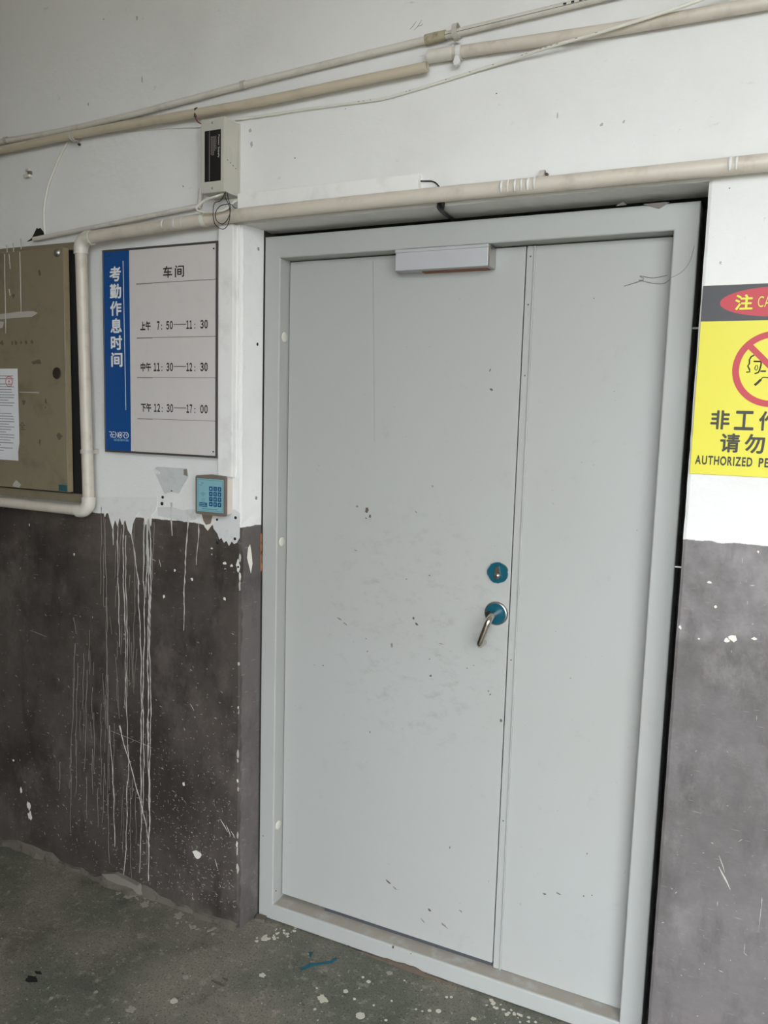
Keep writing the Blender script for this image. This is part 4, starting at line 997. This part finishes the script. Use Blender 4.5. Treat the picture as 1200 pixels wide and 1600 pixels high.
# crumbled cement along the foot of the wall
xs = [-6.0, -4.5, -3.2] + [-2.6 + 0.035 * k for k in range(35)] + [OX0 - .003]
v = []; f = []
for x in xs:
    h_ = .004 + .014 * rnd.random() + (.022 if -1.95 < x < -1.72 else 0) + (.02 if -2.4 < x < -2.15 else 0); d_ = .010 + .014 * rnd.random() + (.014 if -1.92 < x < -1.76 else 0)
    v += [(x, WY + .001, h_), (x, WY - d_ * .45, h_ * .55 + .003 * rnd.random()), (x, WY - d_, -.001)]
for i in range(len(xs) - 1):
    for k in range(2): f.append((i * 3 + k, i * 3 + k + 1, i * 3 + k + 4, i * 3 + k + 3))
MB().add(v, f).build('crumbled_foot', M['cement'], wall)
p = onfloor(204, 1380)
MB().prism([(p.x - .09, .03), (p.x - .03, .048), (p.x + .07, .034), (p.x + .085, .006), (p.x + .02, .001), (p.x - .04, .004)], WY - .016, WY).build('loose_plaster', plain('pinkish_plaster', rgb(126, 118, 110), 0.9, bump=.6, scale=40), wall)

# ------------------------------------------------------------------ floor: splashes (parts) and litter (things)
def splat(px, py, r_, m_='splat', n=14, j=.25):
    p = onfloor(px, py)
    return MB().slab(blob(p.x, p.y, r_, r_, n, j), -.0004, rnd.uniform(.0004, .0012)).build('paint_splash', M[m_], floor)
for (px, py, r_, m_, j) in ((504, 1561, .014, 'splat', .45), (563, 1587, .012, 'splat', .15), (540, 1549, .007, 'splat', .15), (576, 1534, .006, 'splat', .15), (272, 1564, .010, 'splat', .2), (205, 1577, .012, 'splat_grey', .4), (413, 1467, .010, 'splat', .3), (410, 1524, .009, 'splat', .3), (685, 1580, .007, 'splat', .15), (671, 1579, .005, 'splat', .2),
                            (698, 1558, .004, 'splat', .2), (705, 1558, .004, 'splat', .2), (609, 1521, .009, 'splat_grey', .4), (567, 1527, .004, 'splat', .2), (584, 1571, .003, 'splat', .2), (612, 1564, .003, 'splat', .2), (492, 1577, .004, 'splat', .2), (554, 1561, .004, 'splat', .2), (632, 1532, .003, 'splat', .2), (290, 1527, .008, 'splat_grey', .3),
                            (280, 1430, .016, 'splat_grey', .5), (650, 1577, .003, 'splat', .2), (660, 1580, .003, 'splat', .2), (603, 1594, .004, 'splat', .2), (495, 1544, .003, 'splat', .2), (335, 1450, .006, 'splat_grey', .4), (225, 1414, .014, 'splat_grey', .5), (200, 1400, .012, 'splat_grey', .5), (120, 1490, .004, 'splat_grey', .3), (80, 1560, .005, 'splat_grey', .3), (150, 1550, .006, 'splat_grey', .4), (30, 1450, .004, 'splat_grey', .3), (740, 1592, .006, 'splat', .4)):
    splat(px, py, r_, m_, 16, j)
for (cx_, cy_, sx_, sy_, sl, m_, n) in ((432, 1461, 24, 5, -.25, 'splat', 26), (790, 1579, 30, 5, .45, 'splat', 22), (305, 1449, 26, 4, .35, 'splat_grey', 16), (205, 1402, 34, 4, .3, 'splat_grey', 20)):
    for _ in range(n):
        u = rnd.gauss(0, .6); splat(cx_ + u * sx_, cy_ + u * sx_ * sl + rnd.gauss(0, .7) * sy_, rnd.uniform(.0015, .0060), m_, 11, .4)
for (px, py, rx, ry) in ((48, 1530, .022, .010), (60, 1520, .012, .006), (340, 1536, .022, .005), (352, 1530, .010, .004), (506, 1525, .010, .006), (474, 1570, .006, .006), (650, 1588, .006, .004)):
    p = onfloor(px, py); MB().slab(blob(p.x, p.y, rx, ry, 10, .5), -.0004, .0006).build('tar_stain', M['hole'] if px < 100 else M['scuff_dark'], floor)

tp = [onfloor(*q) for q in ((470, 1515), (485, 1509), (502, 1506), (518, 1504), (526, 1497))]
v = []; f = []
for i, p in enumerate(tp):
    t = (tp[min(i + 1, 4)] - tp[max(i - 1, 0)]).normalized(); nrm = Vector((-t.y, t.x, 0)); w_ = .0055 * (1 - .1 * i)
    hgt = .0015 + .002 * (i % 2)
    v += [p + nrm * w_ + Vector((0, 0, hgt)), p - nrm * w_ + Vector((0, 0, .0006)), p - nrm * w_ + Vector((0, 0, .0001)), p + nrm * w_ + Vector((0, 0, .0001))]
for i in range(4):
    for k in range(4): f.append((i * 4 + k, i * 4 + (k + 1) % 4, i * 4 + 4 + (k + 1) % 4, i * 4 + 4 + k))
f += [(0, 1, 2, 3), (16, 17, 18, 19)]
tag(MB().add(v, f).build('film_strip', M['film']), 'torn strip of teal protective film lying on the concrete', 'litter')
w_ = [onfloor(*q) for q in ((482, 1488), (489, 1488), (487, 1493), (485, 1497))]
tag(MB().slab([(p.x, p.y) for p in w_], 0, .0012).build('film_scrap', M['film']), 'tiny triangular scrap of teal film lying on the concrete', 'litter')
# crumpled filler under the sill
v = []; f = []; n = 22
for i in range(n + 1):
    t = i / n
    a = onfloor(548 + (700 - 548) * t, 1487 + (1536 - 1487) * t)
    h_ = .003 + .009 * math.sin(PI * min(1, t ** 1.4)) * (.5 + .8 * rnd.random())
    d_ = .003 + .006 * math.sin(PI * t ** 1.4) + rnd.uniform(-.001, .002)
    v += [(a.x, -.0015, h_), (a.x + rnd.uniform(-.002, .002), -.0015 - d_ * .5, h_ * rnd.uniform(.55, 1.0)), (a.x, -.0015 - d_, .0005), (a.x, -.0015, .0005)]
for i in range(n):
    for k in range(4): f.append((i * 4 + k, i * 4 + (k + 1) % 4, i * 4 + 4 + (k + 1) % 4, i * 4 + 4 + k))
f += [(0, 1, 2, 3), tuple(n * 4 + k for k in range(4))]
tag(MB().add(v, f).build('filler_strip', M['foam']), 'crumpled brown filler strip squeezed along the foot of the sill', 'filler')
